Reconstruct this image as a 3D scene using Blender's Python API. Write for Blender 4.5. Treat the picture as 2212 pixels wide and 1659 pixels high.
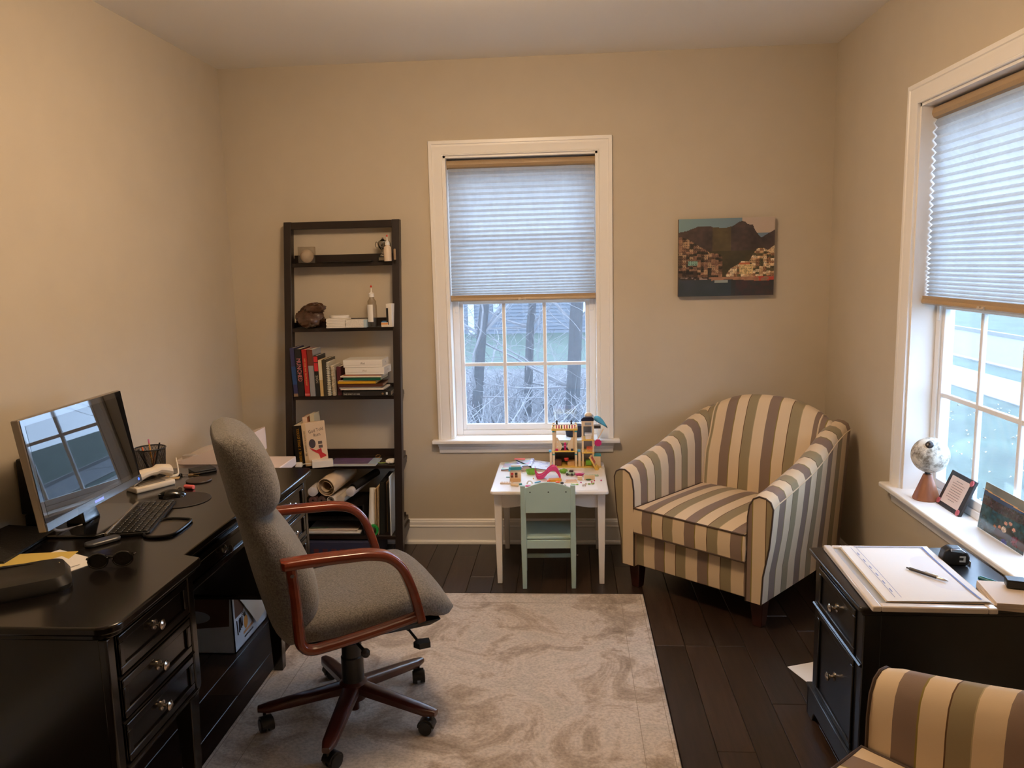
import bpy, bmesh, math, random
from mathutils import Vector, Matrix
random.seed(7)
PI = math.pi
for _o in list(bpy.data.objects): bpy.data.objects.remove(_o)
SC = bpy.context.scene
COL = SC.collection

# ------------------------------------------------------------------ camera, sky, exposure
CAM_F, CAM_YAW, CAM_PITCH, CAM_ROLL, CAM_H = 1722.1, .0735, -.1481, -.0237, 1.6283
def make_camera():
    cd = bpy.data.cameras.new('camera'); co = bpy.data.objects.new('camera', cd); COL.objects.link(co)
    cd.sensor_fit = 'HORIZONTAL'; cd.sensor_width = 36.0
    cd.lens = CAM_F * 36.0 / 2212.0; cd.clip_start = .02; cd.clip_end = 300
    f = Vector((-math.sin(CAM_YAW)*math.cos(CAM_PITCH), math.cos(CAM_YAW)*math.cos(CAM_PITCH), math.sin(CAM_PITCH)))
    r = Vector((math.cos(CAM_YAW), math.sin(CAM_YAW), 0)); u = r.cross(f)
    c, s = math.cos(CAM_ROLL), math.sin(CAM_ROLL)
    r2 = c*r + s*u; u2 = -s*r + c*u
    m = Matrix((r2, u2, -f)).transposed().to_4x4(); m.translation = (0, 0, CAM_H)
    co.matrix_world = m
    SC.camera = co
make_camera()

WORLD_COL, WORLD_STR = (.56, .73, 1.0), 10.0
LAMP_COL, LAMP_STR = (1.0, .71, .45), 66.0
w = bpy.data.worlds.new('overcast_sky'); SC.world = w; w.use_nodes = True
_nt = w.node_tree; _bg = _nt.nodes['Background']
_bg.inputs[0].default_value = (*WORLD_COL, 1); _bg.inputs[1].default_value = WORLD_STR
SC.view_settings.view_transform = 'Standard'; SC.view_settings.look = 'None'
SC.view_settings.exposure = 0.0; SC.view_settings.gamma = 1.0; SC.view_settings.use_curve_mapping = False

# ------------------------------------------------------------------ helpers
def lin(c):
    return tuple(((v/255)/12.92 if v/255 <= .04045 else ((v/255+.055)/1.055)**2.4) for v in c)
MATS = {}
def mat(name, rgb, rough=.5, metal=0., noise=0., nscale=20., bump=0., bscale=60., coat=0., spec=.5, rnd=0., sheen=0., stretch=None, trans=0.):
    """procedural principled material; rgb = sRGB 0-255"""
    if name in MATS: return MATS[name]
    m = bpy.data.materials.new(name); m.use_nodes = True; nt = m.node_tree; b = nt.nodes['Principled BSDF']
    c = lin(rgb); b.inputs['Base Color'].default_value = (*c, 1)
    b.inputs['Roughness'].default_value = rough; b.inputs['Metallic'].default_value = metal
    b.inputs['Coat Weight'].default_value = coat; b.inputs['Coat Roughness'].default_value = .12
    b.inputs['Specular IOR Level'].default_value = spec
    if sheen: b.inputs['Sheen Weight'].default_value = sheen
    if trans: b.inputs['Transmission Weight'].default_value = trans
    vec = None
    if noise or bump:
        tc = nt.nodes.new('ShaderNodeTexCoord'); vec = tc.outputs['Object']
        if stretch:
            mp = nt.nodes.new('ShaderNodeMapping'); mp.inputs['Scale'].default_value = stretch
            nt.links.new(vec, mp.inputs[0]); vec = mp.outputs[0]
    src = None
    if noise:
        n = nt.nodes.new('ShaderNodeTexNoise'); n.inputs['Scale'].default_value = nscale; n.inputs['Detail'].default_value = 4
        nt.links.new(vec, n.inputs['Vector'])
        r = nt.nodes.new('ShaderNodeValToRGB')
        r.color_ramp.elements[0].position = .3; r.color_ramp.elements[1].position = .7
        r.color_ramp.elements[0].color = tuple(max(0, v*(1-noise)) for v in c)+(1,)
        r.color_ramp.elements[1].color = tuple(min(1, v*(1+noise)) for v in c)+(1,)
        nt.links.new(n.outputs['Fac'], r.inputs[0]); src = r.outputs[0]
        nt.links.new(src, b.inputs['Base Color'])
    if rnd:
        oi = nt.nodes.new('ShaderNodeObjectInfo'); hs = nt.nodes.new('ShaderNodeHueSaturation')
        mr = nt.nodes.new('ShaderNodeMapRange'); mr.inputs['To Min'].default_value = 1-rnd; mr.inputs['To Max'].default_value = 1+rnd
        nt.links.new(oi.outputs['Random'], mr.inputs['Value']); nt.links.new(mr.outputs[0], hs.inputs['Value'])
        if src: nt.links.new(src, hs.inputs['Color'])
        else: hs.inputs['Color'].default_value = (*c, 1)
        nt.links.new(hs.outputs[0], b.inputs['Base Color'])
    if bump:
        n2 = nt.nodes.new('ShaderNodeTexNoise'); n2.inputs['Scale'].default_value = bscale; n2.inputs['Detail'].default_value = 3
        nt.links.new(vec, n2.inputs['Vector'])
        bp = nt.nodes.new('ShaderNodeBump'); bp.inputs['Strength'].default_value = bump; bp.inputs['Distance'].default_value = .01
        nt.links.new(n2.outputs['Fac'], bp.inputs['Height']); nt.links.new(bp.outputs[0], b.inputs['Normal'])
    MATS[name] = m
    return m
def plain(rgb, rough=.5):
    return mat('c%02x%02x%02x_%d' % (int(rgb[0]), int(rgb[1]), int(rgb[2]), int(rough*100)), rgb, rough)
def emis(name, col, s):
    m = bpy.data.materials.new(name); m.use_nodes = True; nt = m.node_tree; nt.nodes.clear()
    e = nt.nodes.new('ShaderNodeEmission'); e.inputs[0].default_value = (*col, 1); e.inputs[1].default_value = s
    o = nt.nodes.new('ShaderNodeOutputMaterial'); nt.links.new(e.outputs[0], o.inputs[0]); return m
def glassy(name, tint=(1, 1, 1), gl=.06, rough=.0):
    """thin pane: mostly see-through with a weak mirror"""
    m = bpy.data.materials.new(name); m.use_nodes = True; nt = m.node_tree; nt.nodes.clear()
    t = nt.nodes.new('ShaderNodeBsdfTransparent'); t.inputs[0].default_value = (*tint, 1)
    g = nt.nodes.new('ShaderNodeBsdfGlossy'); g.inputs['Roughness'].default_value = rough
    x = nt.nodes.new('ShaderNodeMixShader'); x.inputs[0].default_value = gl
    o = nt.nodes.new('ShaderNodeOutputMaterial')
    nt.links.new(t.outputs[0], x.inputs[1]); nt.links.new(g.outputs[0], x.inputs[2]); nt.links.new(x.outputs[0], o.inputs[0]); return m

class MB:
    def __init__(s): s.v = []; s.f = []; s.mi = []
    def add(s, vs, fs, mi=0, M=None):
        o = len(s.v)
        s.v += [tuple(M @ Vector(p)) if M else tuple(p) for p in vs]
        s.f += [tuple(i+o for i in f) for f in fs]; s.mi += [mi]*len(fs); return s
    def box(s, a, b, mi=0, M=None):
        x0, y0, z0 = (min(a[i], b[i]) for i in range(3)); x1, y1, z1 = (max(a[i], b[i]) for i in range(3))
        return s.add([(x0,y0,z0),(x1,y0,z0),(x1,y1,z0),(x0,y1,z0),(x0,y0,z1),(x1,y0,z1),(x1,y1,z1),(x0,y1,z1)],
                     [(3,2,1,0),(4,5,6,7),(0,1,5,4),(1,2,6,5),(2,3,7,6),(3,0,4,7)], mi, M)
    def loft(s, rings, mi=0, caps=True, M=None, close=False):
        n = len(rings[0]); vs = [p for r in rings for p in r]; fs = []
        k = len(rings)
        for i in range(k if close else k-1):
            a, b = i*n, ((i+1) % k)*n
            for j in range(n): fs.append((a+j, a+(j+1) % n, b+(j+1) % n, b+j))
        if caps and not close: fs += [tuple(range(n-1, -1, -1)), tuple((k-1)*n+j for j in range(n))]
        return s.add(vs, fs, mi, M)
    def sheet(s, rows, mi=0, M=None):
        n = len(rows[0]); vs = [p for r in rows for p in r]
        fs = [(i*n+j, i*n+j+1, (i+1)*n+j+1, (i+1)*n+j) for i in range(len(rows)-1) for j in range(n-1)]
        return s.add(vs, fs, mi, M)
    def tube(s, pts, r, n=8, closed=False, mi=0, M=None, flat=1.0):
        pts = [Vector(p) for p in pts]; k = len(pts); rs = r if isinstance(r, (list, tuple)) else [r]*k
        def tan(i):
            a = pts[(i-1) % k] if (closed or i > 0) else pts[i]; b = pts[(i+1) % k] if (closed or i < k-1) else pts[i]
            t = (b-a); return t.normalized() if t.length > 1e-9 else Vector((0, 0, 1))
        t0 = tan(0); up = Vector((0, 0, 1)) if abs(t0.z) < .9 else Vector((1, 0, 0))
        nn = (up - t0*up.dot(t0)).normalized(); rings = []
        for i in range(k):
            t = tan(i); nn = (nn - t*nn.dot(t)); nn = nn.normalized() if nn.length > 1e-9 else t.orthogonal().normalized()
            bb = t.cross(nn)
            rings.append([pts[i] + (nn*math.cos(2*PI*j/n)*flat + bb*math.sin(2*PI*j/n))*rs[i] for j in range(n)])
        return s.loft(rings, mi, not closed, M, closed)
    def cyl(s, p0, p1, r0, r1=None, n=20, mi=0, M=None): return s.tube([p0, p1], [r0, r0 if r1 is None else r1], n, False, mi, M)
    def lathe(s, prof, n=24, c=(0, 0, 0), mi=0, M=None, sx=1., sy=1.):
        rings = [[(c[0]+max(r, 1e-4)*sx*math.cos(2*PI*j/n), c[1]+max(r, 1e-4)*sy*math.sin(2*PI*j/n), c[2]+z) for j in range(n)] for r, z in prof]
        return s.loft(rings, mi, True, M)
    def prism(s, poly, d0, d1, axis='z', mi=0, M=None):
        def P(a, b, d): return {'z': (a, b, d), 'y': (a, d, b), 'x': (d, a, b)}[axis]
        ra = [P(a, b, d0) for a, b in poly]; rb = [P(a, b, d1) for a, b in poly]
        return s.loft([ra, rb], mi, True, M)
    def ball(s, c, r, n=16, mi=0, sc=(1, 1, 1), M=None):
        k = n//2; rings = []
        for i in range(k+1):
            a = PI*i/k; rr = max(math.sin(a), 1e-3)*r
            rings.append([(c[0]+rr*math.cos(2*PI*j/n)*sc[0], c[1]+rr*math.sin(2*PI*j/n)*sc[1], c[2]-math.cos(a)*r*sc[2]) for j in range(n)])
        return s.loft(rings, mi, True, M)
def rrect(x0, x1, y0, y1, r, n=5):
    out = []
    for cx, cy, a0 in ((x1-r, y1-r, 0), (x0+r, y1-r, 90), (x0+r, y0+r, 180), (x1-r, y0+r, 270)):
        for i in range(n+1):
            a = math.radians(a0+90*i/n); out.append((cx+r*math.cos(a), cy+r*math.sin(a)))
    return out
def smoothpath(pts, n=6, closed=False):
    """Catmull-Rom"""
    P = [Vector(p) for p in pts]; k = len(P); out = []
    for i in range(k if closed else k-1):
        p0 = P[(i-1) % k] if (closed or i > 0) else P[0]; p1 = P[i]; p2 = P[(i+1) % k]; p3 = P[(i+2) % k] if (closed or i < k-2) else P[-1]
        for j in range(n):
            t = j/n; out.append(.5*((2*p1)+(-p0+p2)*t+(2*p0-5*p1+4*p2-p3)*t*t+(-p0+3*p1-3*p2+p3)*t**3))
    if not closed: out.append(P[-1])
    return out
def mk(name, mb, m, parent=None, loc=None, rot=None, smooth=True, bevel=0., seg=2, label=None, fix=True, angle=32):
    me = bpy.data.meshes.new(name); me.from_pydata(mb.v, [], mb.f)
    ms = m if isinstance(m, (list, tuple)) else [m]
    for x in ms: me.materials.append(x)
    if len(ms) > 1: me.polygons.foreach_set('material_index', mb.mi)
    if fix:
        bm = bmesh.new(); bm.from_mesh(me); bmesh.ops.recalc_face_normals(bm, faces=bm.faces); bm.to_mesh(me); bm.free()
    if smooth:
        me.polygons.foreach_set('use_smooth', [True]*len(me.polygons)); me.set_sharp_from_angle(angle=math.radians(angle))
    me.update()
    o = bpy.data.objects.new(name, me); COL.objects.link(o)
    if parent: o.parent = parent
    if loc: o.location = loc
    if rot: o.rotation_euler = rot
    if bevel:
        b = o.modifiers.new('bevel', 'BEVEL'); b.width = bevel; b.segments = seg; b.limit_method = 'ANGLE'; b.angle_limit = math.radians(35); b.use_clamp_overlap = True
    if label: o['label'] = label
    return o
def tag(o, label, cat, group=None):
    o['label'] = label; o['category'] = cat
    if group: o['group'] = group
    return o
def thing(name, label, cat, loc=(0, 0, 0), rotz=0., group=None, rot=None):
    o = bpy.data.objects.new(name, None); COL.objects.link(o); o.empty_display_size = .05
    o.location = loc; o.rotation_euler = rot if rot else (0, 0, rotz)
    return tag(o, label, cat, group)
def struct(name, loc=(0, 0, 0)):
    o = bpy.data.objects.new(name, None); COL.objects.link(o); o.location = loc; o['kind'] = 'structure'; return o
def skind(o): o['kind'] = 'structure'; return o
def dup(root, loc, rotz, label=None):
    r = root.copy(); COL.objects.link(r); r.location = loc; r.rotation_euler = (0, 0, rotz)
    if label: r['label'] = label
    for ch in list(root.children):
        c = ch.copy(); COL.objects.link(c); c.parent = r; c.matrix_parent_inverse = ch.matrix_parent_inverse.copy()
        for g in list(ch.children):
            d = g.copy(); COL.objects.link(d); d.parent = c
    return r
def text(name, s, size, m, parent, loc, rot=(PI/2, 0, 0), depth=.0004, align='CENTER', sx=1.):
    cu = bpy.data.curves.new(name, 'FONT'); cu.body = s; cu.size = size; cu.extrude = depth; cu.align_x = align; cu.align_y = 'CENTER'; cu.resolution_u = 2
    t = bpy.data.objects.new(name+'_tmp', cu); COL.objects.link(t)
    me = bpy.data.meshes.new_from_object(t); bpy.data.objects.remove(t); bpy.data.curves.remove(cu)
    me.materials.clear(); me.materials.append(m); me.name = name
    o = bpy.data.objects.new(name, me); COL.objects.link(o); o.parent = parent; o.location = loc; o.rotation_euler = rot; o.scale = (sx, 1, 1); return o
def painted(name, fn, w, h, nx, ny, parent, loc, rot=(0, 0, 0), rough=.45, coat=0.):
    """flat print: a fine grid whose faces carry the picture's colours; local x = width, local z = up, front = -y"""
    vs = [(w*(i/nx-.5), 0, h*j/ny) for j in range(ny+1) for i in range(nx+1)]
    fs = [(j*(nx+1)+i, j*(nx+1)+i+1, (j+1)*(nx+1)+i+1, (j+1)*(nx+1)+i) for j in range(ny) for i in range(nx)]
    me = bpy.data.meshes.new(name); me.from_pydata(vs, [], fs)
    ca = me.color_attributes.new('print', 'FLOAT_COLOR', 'CORNER'); buf = []
    for j in range(ny):
        for i in range(nx):
            c = lin(tuple(max(0, min(255, q)) for q in fn((i+.5)/nx, 1-(j+.5)/ny))); buf += [c[0], c[1], c[2], 1]*4
    ca.data.foreach_set('color', buf)
    m = bpy.data.materials.new(name+'_print'); m.use_nodes = True; nt = m.node_tree; b = nt.nodes['Principled BSDF']
    at = nt.nodes.new('ShaderNodeAttribute'); at.attribute_name = 'print'; nt.links.new(at.outputs['Color'], b.inputs['Base Color'])
    b.inputs['Roughness'].default_value = rough; b.inputs['Coat Weight'].default_value = coat
    me.materials.append(m); o = bpy.data.objects.new(name, me); COL.objects.link(o); o.parent = parent; o.location = loc; o.rotation_euler = rot
    return o
def hsh(a, b=0, c=0):
    v = math.sin(a*127.1+b*311.7+c*74.7)*43758.5453; return v-math.floor(v)
def vnoise(x, y):
    xi, yi = math.floor(x), math.floor(y); fx, fy = x-xi, y-yi; fx = fx*fx*(3-2*fx); fy = fy*fy*(3-2*fy)
    a, b, c, d = hsh(xi, yi), hsh(xi+1, yi), hsh(xi, yi+1), hsh(xi+1, yi+1)
    return (a*(1-fx)+b*fx)*(1-fy)+(c*(1-fx)+d*fx)*fy
def poly_y(pts, x):
    for (a, b), (c, d) in zip(pts, pts[1:]):
        if a <= x <= c: return b+(d-b)*(x-a)/max(1e-6, c-a)
    return pts[-1][1]

# ------------------------------------------------------------------ shared materials
M_wall = mat('wall_paint', (200, 188, 168), .75, noise=.02, nscale=6, bump=.04, bscale=350, spec=.25)
M_ceil = mat('ceiling_paint', (244, 240, 232), .9, bump=.03, bscale=300, spec=.2)
M_trim = mat('white_trim_paint', (246, 242, 236), .35, spec=.5)
M_floor = mat('dark_floor_wood', (48, 34, 26), .34, noise=.35, nscale=9, bump=.05, bscale=40, rnd=.35, stretch=(6, .5, 1))
M_gap = mat('floor_gap', (14, 10, 8), .8)
M_esp = mat('espresso_wood', (15, 11, 10), .2, noise=.2, nscale=14, stretch=(1, .2, 1), coat=.25)
M_black = mat('black_furniture', (20, 20, 21), .3, coat=.15, noise=.1, nscale=8)
M_steel = mat('brushed_nickel', (200, 192, 180), .22, 1.)
M_shelf = mat('shelf_wood', (34, 23, 19), .38, noise=.2, nscale=12, stretch=(1, 1, .2))
M_plblack = mat('black_plastic', (17, 17, 18), .35)
M_glossblack = mat('gloss_black_plastic', (10, 10, 11), .08, coat=.5)
M_white = mat('white_plastic', (232, 228, 222), .35)
M_paper = mat('paper_white', (238, 234, 228), .7)
M_card = mat('white_card', (232, 226, 216), .55)
M_glass = glassy('window_glass', (.93, .96, .98), .07)
# ================================================================== ROOM
D, L, RW, H, FY = 4.522, -1.9365, 1.4274, 2.743, -1.1
WT = .16
# --- floor: base slab and separate planks
fl = MB().box((L-.1, FY-.1, -.06), (RW+.1, D+.1, -.012)); floor = skind(mk('floor', fl, M_gap))
PW = .127
plank_meshes = {}
def plank_mesh(ln):
    if ln not in plank_meshes:
        b = MB(); w_, l_, c = PW/2-.0008, ln/2-.0008, .0015
        rings = [[(-w_, -l_, -.012), (w_, -l_, -.012), (w_, l_, -.012), (-w_, l_, -.012)], [(-w_, -l_, -c), (w_, -l_, -c), (w_, l_, -c), (-w_, l_, -c)],
                 [(-w_+c, -l_+c, 0), (w_-c, -l_+c, 0), (w_-c, l_-c, 0), (-w_+c, l_-c, 0)]]
        b.loft(rings); me = bpy.data.meshes.new('plank'); me.from_pydata(b.v, [], b.f); me.materials.append(M_floor); plank_meshes[ln] = me
    return plank_meshes[ln]
ncol = int(math.ceil((RW-L)/PW))
for i in range(ncol):
    y = FY - random.choice((.0, .3, .6, .9)); x = L+PW*(i+.5)
    while y < D:
        ln = random.choice((.75, .9, 1.05, 1.2, 1.5)); 
        if y+ln > FY-.01:
            o = bpy.data.objects.new('plank', plank_mesh(ln)); COL.objects.link(o); o.parent = floor; o.location = (x, y+ln/2, 0)
        y += ln
# --- walls with openings
WB = dict(x0=-.688, x1=.165, z0=.61, z1=2.235)       # back window opening
WR = dict(y0=2.44, y1=3.46, z0=.61, z1=2.235)         # right window opening
b = MB()
for q in (((L-WT, D, -.1), (WB['x0'], D+WT, H+.05)), ((WB['x1'], D, -.1), (RW+WT, D+WT, H+.05)), ((WB['x0'], D, -.1), (WB['x1'], D+WT, WB['z0'])), ((WB['x0'], D, WB['z1']), (WB['x1'], D+WT, H+.05))): b.box(*q)
skind(mk('wall_back', b, M_wall, smooth=False))
b = MB()
for q in (((RW, FY-.1, -.1), (RW+WT, WR['y0'], H+.05)), ((RW, WR['y1'], -.1), (RW+WT, D, H+.05)), ((RW, WR['y0'], -.1), (RW+WT, WR['y1'], WR['z0'])), ((RW, WR['y0'], WR['z1']), (RW+WT, WR['y1'], H+.05))): b.box(*q)
skind(mk('wall_right', b, M_wall, smooth=False))
skind(mk('wall_left', MB().box((L-WT, FY-.1, -.1), (L, D, H+.05)), M_wall, smooth=False))
skind(mk('wall_front', MB().box((L-WT, FY-WT, -.1), (RW+WT, FY, H+.05)), M_wall, smooth=False))
skind(mk('ceiling', MB().box((L-WT, FY-WT, H), (RW+WT, D+WT, H+.1)), M_ceil, smooth=False))
# --- door behind the camera
dr = struct('door_1', (-.1, FY, 0))
mk('door_leaf', MB().box((-.41, 0, .01), (.41, .035, 2.03)), M_trim, dr, bevel=.003)
for zz in ((.15, .95), (1.1, 1.9)):
    for sx in (-1, 1): mk('door_panel', MB().box((sx*.06, .03, zz[0]), (sx*.34, .045, zz[1])), M_trim, dr, bevel=.01)
mk('door_knob', MB().cyl((.35, .03, .95), (.35, .08, .95), .012).ball((.35, .1, .95), .028), M_steel, dr)
for sx in (-1, 1): mk('door_casing', MB().box((sx*.42, 0, 0), (sx*.51, .02, 2.05)), M_trim, dr, bevel=.004)
mk('door_casing', MB().box((-.51, 0, 2.05), (.51, .02, 2.14)), M_trim, dr, bevel=.004)
# --- baseboards (profile: u = out from wall, v = up)
BP = [(0, 0), (.026, 0), (.026, .012), (.021, .02), (.015, .022), (.015, .098), (.018, .102), (.018, .108), (.014, .112), (.014, .132), (.010, .136), (.010, .142), (.004, .150), (0, .150)]
def baseboard(name, axis, pos, sgn, a, bb):
    m = MB()
    m.prism([(pos+sgn*u, v) for u, v in BP], a, bb, axis)
    skind(mk(name, m, M_trim))
baseboard('baseboard_left', 'y', L, 1, FY, D-.0)
baseboard('baseboard_right', 'y', RW, -1, FY, D-.0)
mb = MB(); mb.prism([(D-u, v) for u, v in BP], L, RW, 'x'); skind(mk('baseboard_back', mb, M_trim))
mb = MB(); mb.prism([(FY+u, v) for u, v in BP], .42, RW, 'x'); skind(mk('baseboard_front', mb, M_trim))
# --- ceiling lamp (just above the top of the frame)
cl = thing('ceiling_light', 'round flush ceiling lamp with frosted drum shade above the middle of the room', 'ceiling lamp', (-.33, 2.58, H))
mk('canopy', MB().lathe([(.0, 0), (.075, 0), (.075, -.012), (.06, -.022), (.014, -.025), (.014, -.09), (0, -.09)], 40), mat('lamp_bronze', (70, 55, 45), .4, .8), cl)
mk('drum_shade', MB().lathe([(0, -.085), (.165, -.085), (.172, -.09), (.172, -.215), (.165, -.225), (.10, -.236), (0, -.24)], 40), emis('lamp_glow', LAMP_COL, LAMP_STR), cl)
mk('finial', MB().lathe([(.0, -.24), (.012, -.242), (.012, -.25), (.004, -.258), (0, -.26)], 14), M_steel, cl)

# --- windows ------------------------------------------------------
M_vinyl = mat('white_vinyl', (246, 246, 246), .35)
CAS = [(0, 0), (0, .012), (.006, .014), (.010, .010), (.014, .012), (.045, .015), (.052, .018), (.058, .018), (.062, .022), (.078, .022), (.080, .018), (.080, 0)]
def casing_mesh(w, z0, z1):
    """U-shaped moulded casing; local x along wall, y = out of the wall is -y, z up"""
    m = MB(); rings = []
    for k in range(4):
        ring = []
        for u, v in CAS:
            if k == 0: ring.append((-w/2-u, -v, z0))
            elif k == 1: ring.append((-w/2-u, -v, z1+u))
            elif k == 2: ring.append((w/2+u, -v, z1+u))
            else: ring.append((w/2+u, -v, z0))
        rings.append(ring)
    return m.loft(rings)
def screen_mesh():
    m = bpy.data.materials.new('insect_screen'); m.use_nodes = True; nt = m.node_tree; nt.nodes.clear()
    t = nt.nodes.new('ShaderNodeBsdfTransparent'); d = nt.nodes.new('ShaderNodeBsdfTranslucent'); d.inputs[0].default_value = (.62, .66, .72, 1)
    x = nt.nodes.new('ShaderNodeMixShader'); x.inputs[0].default_value = .07; o = nt.nodes.new('ShaderNodeOutputMaterial')
    nt.links.new(t.outputs[0], x.inputs[1]); nt.links.new(d.outputs[0], x.inputs[2]); nt.links.new(x.outputs[0], o.inputs[0]); return m
M_screenmesh = screen_mesh()
def window(name, w, loc, rotz, depth):
    """local: x along the wall, +y = outside; origin = centre of opening on the wall face, z as in the room"""
    z0, z1 = .632, 2.235
    W = struct(name, loc); W.rotation_euler = (0, 0, rotz)
    mk('casing', casing_mesh(w, z0, z1), M_trim, W, angle=25)
    jm = MB(); t = .012
    jm.box((-w/2, 0, z0), (-w/2+t, depth+.05, z1)).box((w/2-t, 0, z0), (w/2, depth+.05, z1)).box((-w/2, 0, z1-t), (w/2, depth+.05, z1))
    mk('jamb', jm, M_trim, W, smooth=False)
    st = MB(); st.prism([(-w/2-.115, -.055), (w/2+.115, -.055), (w/2+.115, 0), (w/2, 0), (w/2, depth+.05), (-w/2, depth+.05), (-w/2, 0), (-w/2-.115, 0)], .61, .632)
    mk('window_stool', st, M_trim, W, bevel=.006, seg=3)
    ap = MB(); AP = [(0, .552), (.010, .552), (.012, .572), (.016, .575), (.016, .588), (.022, .592), (.026, .602), (.03, .61), (0, .61)]
    ap.loft([[(-w/2-.085+(.03-v)*.4, -v, z) for v, z in AP], [(w/2+.085-(.03-v)*.4, -v, z) for v, z in AP]])
    mk('apron', ap, M_trim, W, angle=20)
    # outer frame of the unit
    fr = MB(); e = .038
    iw = w/2-t
    for a, c in (((-iw, depth, z0), (-iw+e, depth+.06, z1-t)), ((iw-e, depth, z0), (iw, depth+.06, z1-t)), ((-iw+e, depth, z0), (iw-e, depth+.06, z0+.03)), ((-iw+e, depth, z1-t-.04), (iw-e, depth+.06, z1-t))): fr.box(a, c)
    mk('window_frame', fr, M_vinyl, W, bevel=.003)
    # two sashes
    gx = iw-e
    for nm, za, zb, yo in (('lower_sash', z0+.03, 1.435, .008), ('upper_sash', 1.405, z1-t-.04, .034)):
        S = MB(); s_ = .022; ba = .035; tp = .026
        y0, y1 = depth+yo, depth+yo+.024
        S.box((-gx, y0, za), (-gx+s_, y1, zb)).box((gx-s_, y0, za), (gx, y1, zb)).box((-gx+s_, y0, za), (gx-s_, y1, za+ba)).box((-gx+s_, y0, zb-tp), (gx-s_, y1, zb))
        so = mk(nm, S, M_vinyl, W, bevel=.003)
        xs = [-gx+s_+(2*gx-2*s_)*k/3 for k in range(4)]; zs = [za+ba+(zb-tp-za-ba)*k/2 for k in range(3)]
        ym = (y0+y1)/2
        for k in (1, 2): mk('muntin', MB().box((xs[k]-.0105, y0+.003, zs[0]), (xs[k]+.0105, y1-.003, zs[2])), M_vinyl, so, bevel=.004)
        mk('muntin', MB().box((xs[0], y0+.004, zs[1]-.0105), (xs[3], y1-.004, zs[1]+.0105)), M_vinyl, so, bevel=.004)
        for i in range(3):
            for j in range(2): mk('pane', MB().box((xs[i]-.004, ym-.0015, zs[j]-.004), (xs[i+1]+.004, ym+.0015, zs[j+1]+.004)), M_glass, so, smooth=False)
    mk('insect_screen', MB().add([(-iw, depth+.068, z0), (iw, depth+.068, z0), (iw, depth+.068, 1.42), (-iw, depth+.068, 1.42)], [(0, 1, 2, 3)]), M_screenmesh, W, smooth=False)
    for sx in (-1, 1):
        mk('sash_lock', MB().box((sx*(gx-.07)-.022, depth, 1.437), (sx*(gx-.07)+.022, depth+.03, 1.447)).cyl((sx*(gx-.07), depth+.005, 1.447), (sx*(gx-.07), depth+.005, 1.462), .012, n=12), M_vinyl, W)
        mk('tilt_latch', MB().box((sx*(gx+.012)-.012, depth-.006, 1.36), (sx*(gx+.012)+.012, depth+.001, 1.43)), M_vinyl, W, bevel=.003)
    return W
window('window_1', WB['x1']-WB['x0'], ((WB['x0']+WB['x1'])/2, D, 0), 0, .10)
window('window_2', WR['y1']-WR['y0'], (RW, (WR['y0']+WR['y1'])/2, 0), -PI/2, .10)
# --- cellular shades
def shade_fabric():
    m = bpy.data.materials.new('shade_fabric'); m.use_nodes = True; nt = m.node_tree; nt.nodes.clear()
    tc = nt.nodes.new('ShaderNodeTexCoord'); no = nt.nodes.new('ShaderNodeTexNoise'); no.inputs['Scale'].default_value = 40; no.inputs['Detail'].default_value = 5
    mp = nt.nodes.new('ShaderNodeMapping'); mp.inputs['Scale'].default_value = (1, 1, .35)
    nt.links.new(tc.outputs['Object'], mp.inputs[0]); nt.links.new(mp.outputs[0], no.inputs['Vector'])
    rp = nt.nodes.new('ShaderNodeValToRGB'); rp.color_ramp.elements[0].position = .3; rp.color_ramp.elements[1].position = .75
    rp.color_ramp.elements[0].color = (.52, .51, .50, 1); rp.color_ramp.elements[1].color = (.58, .575, .56, 1)
    nt.links.new(no.outputs['Fac'], rp.inputs[0])
    d = nt.nodes.new('ShaderNodeBsdfDiffuse'); t = nt.nodes.new('ShaderNodeBsdfTranslucent'); x = nt.nodes.new('ShaderNodeMixShader'); x.inputs[0].default_value = .5
    o = nt.nodes.new('ShaderNodeOutputMaterial')
    nt.links.new(rp.outputs[0], d.inputs[0]); nt.links.new(rp.outputs[0], t.inputs[0]); nt.links.new(d.outputs[0], x.inputs[1]); nt.links.new(t.outputs[0], x.inputs[2]); nt.links.new(x.outputs[0], o.inputs[0]); return m
M_shade = shade_fabric(); M_tan = mat('tan_rail', (172, 146, 112), .4, noise=.05, nscale=200)
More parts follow.
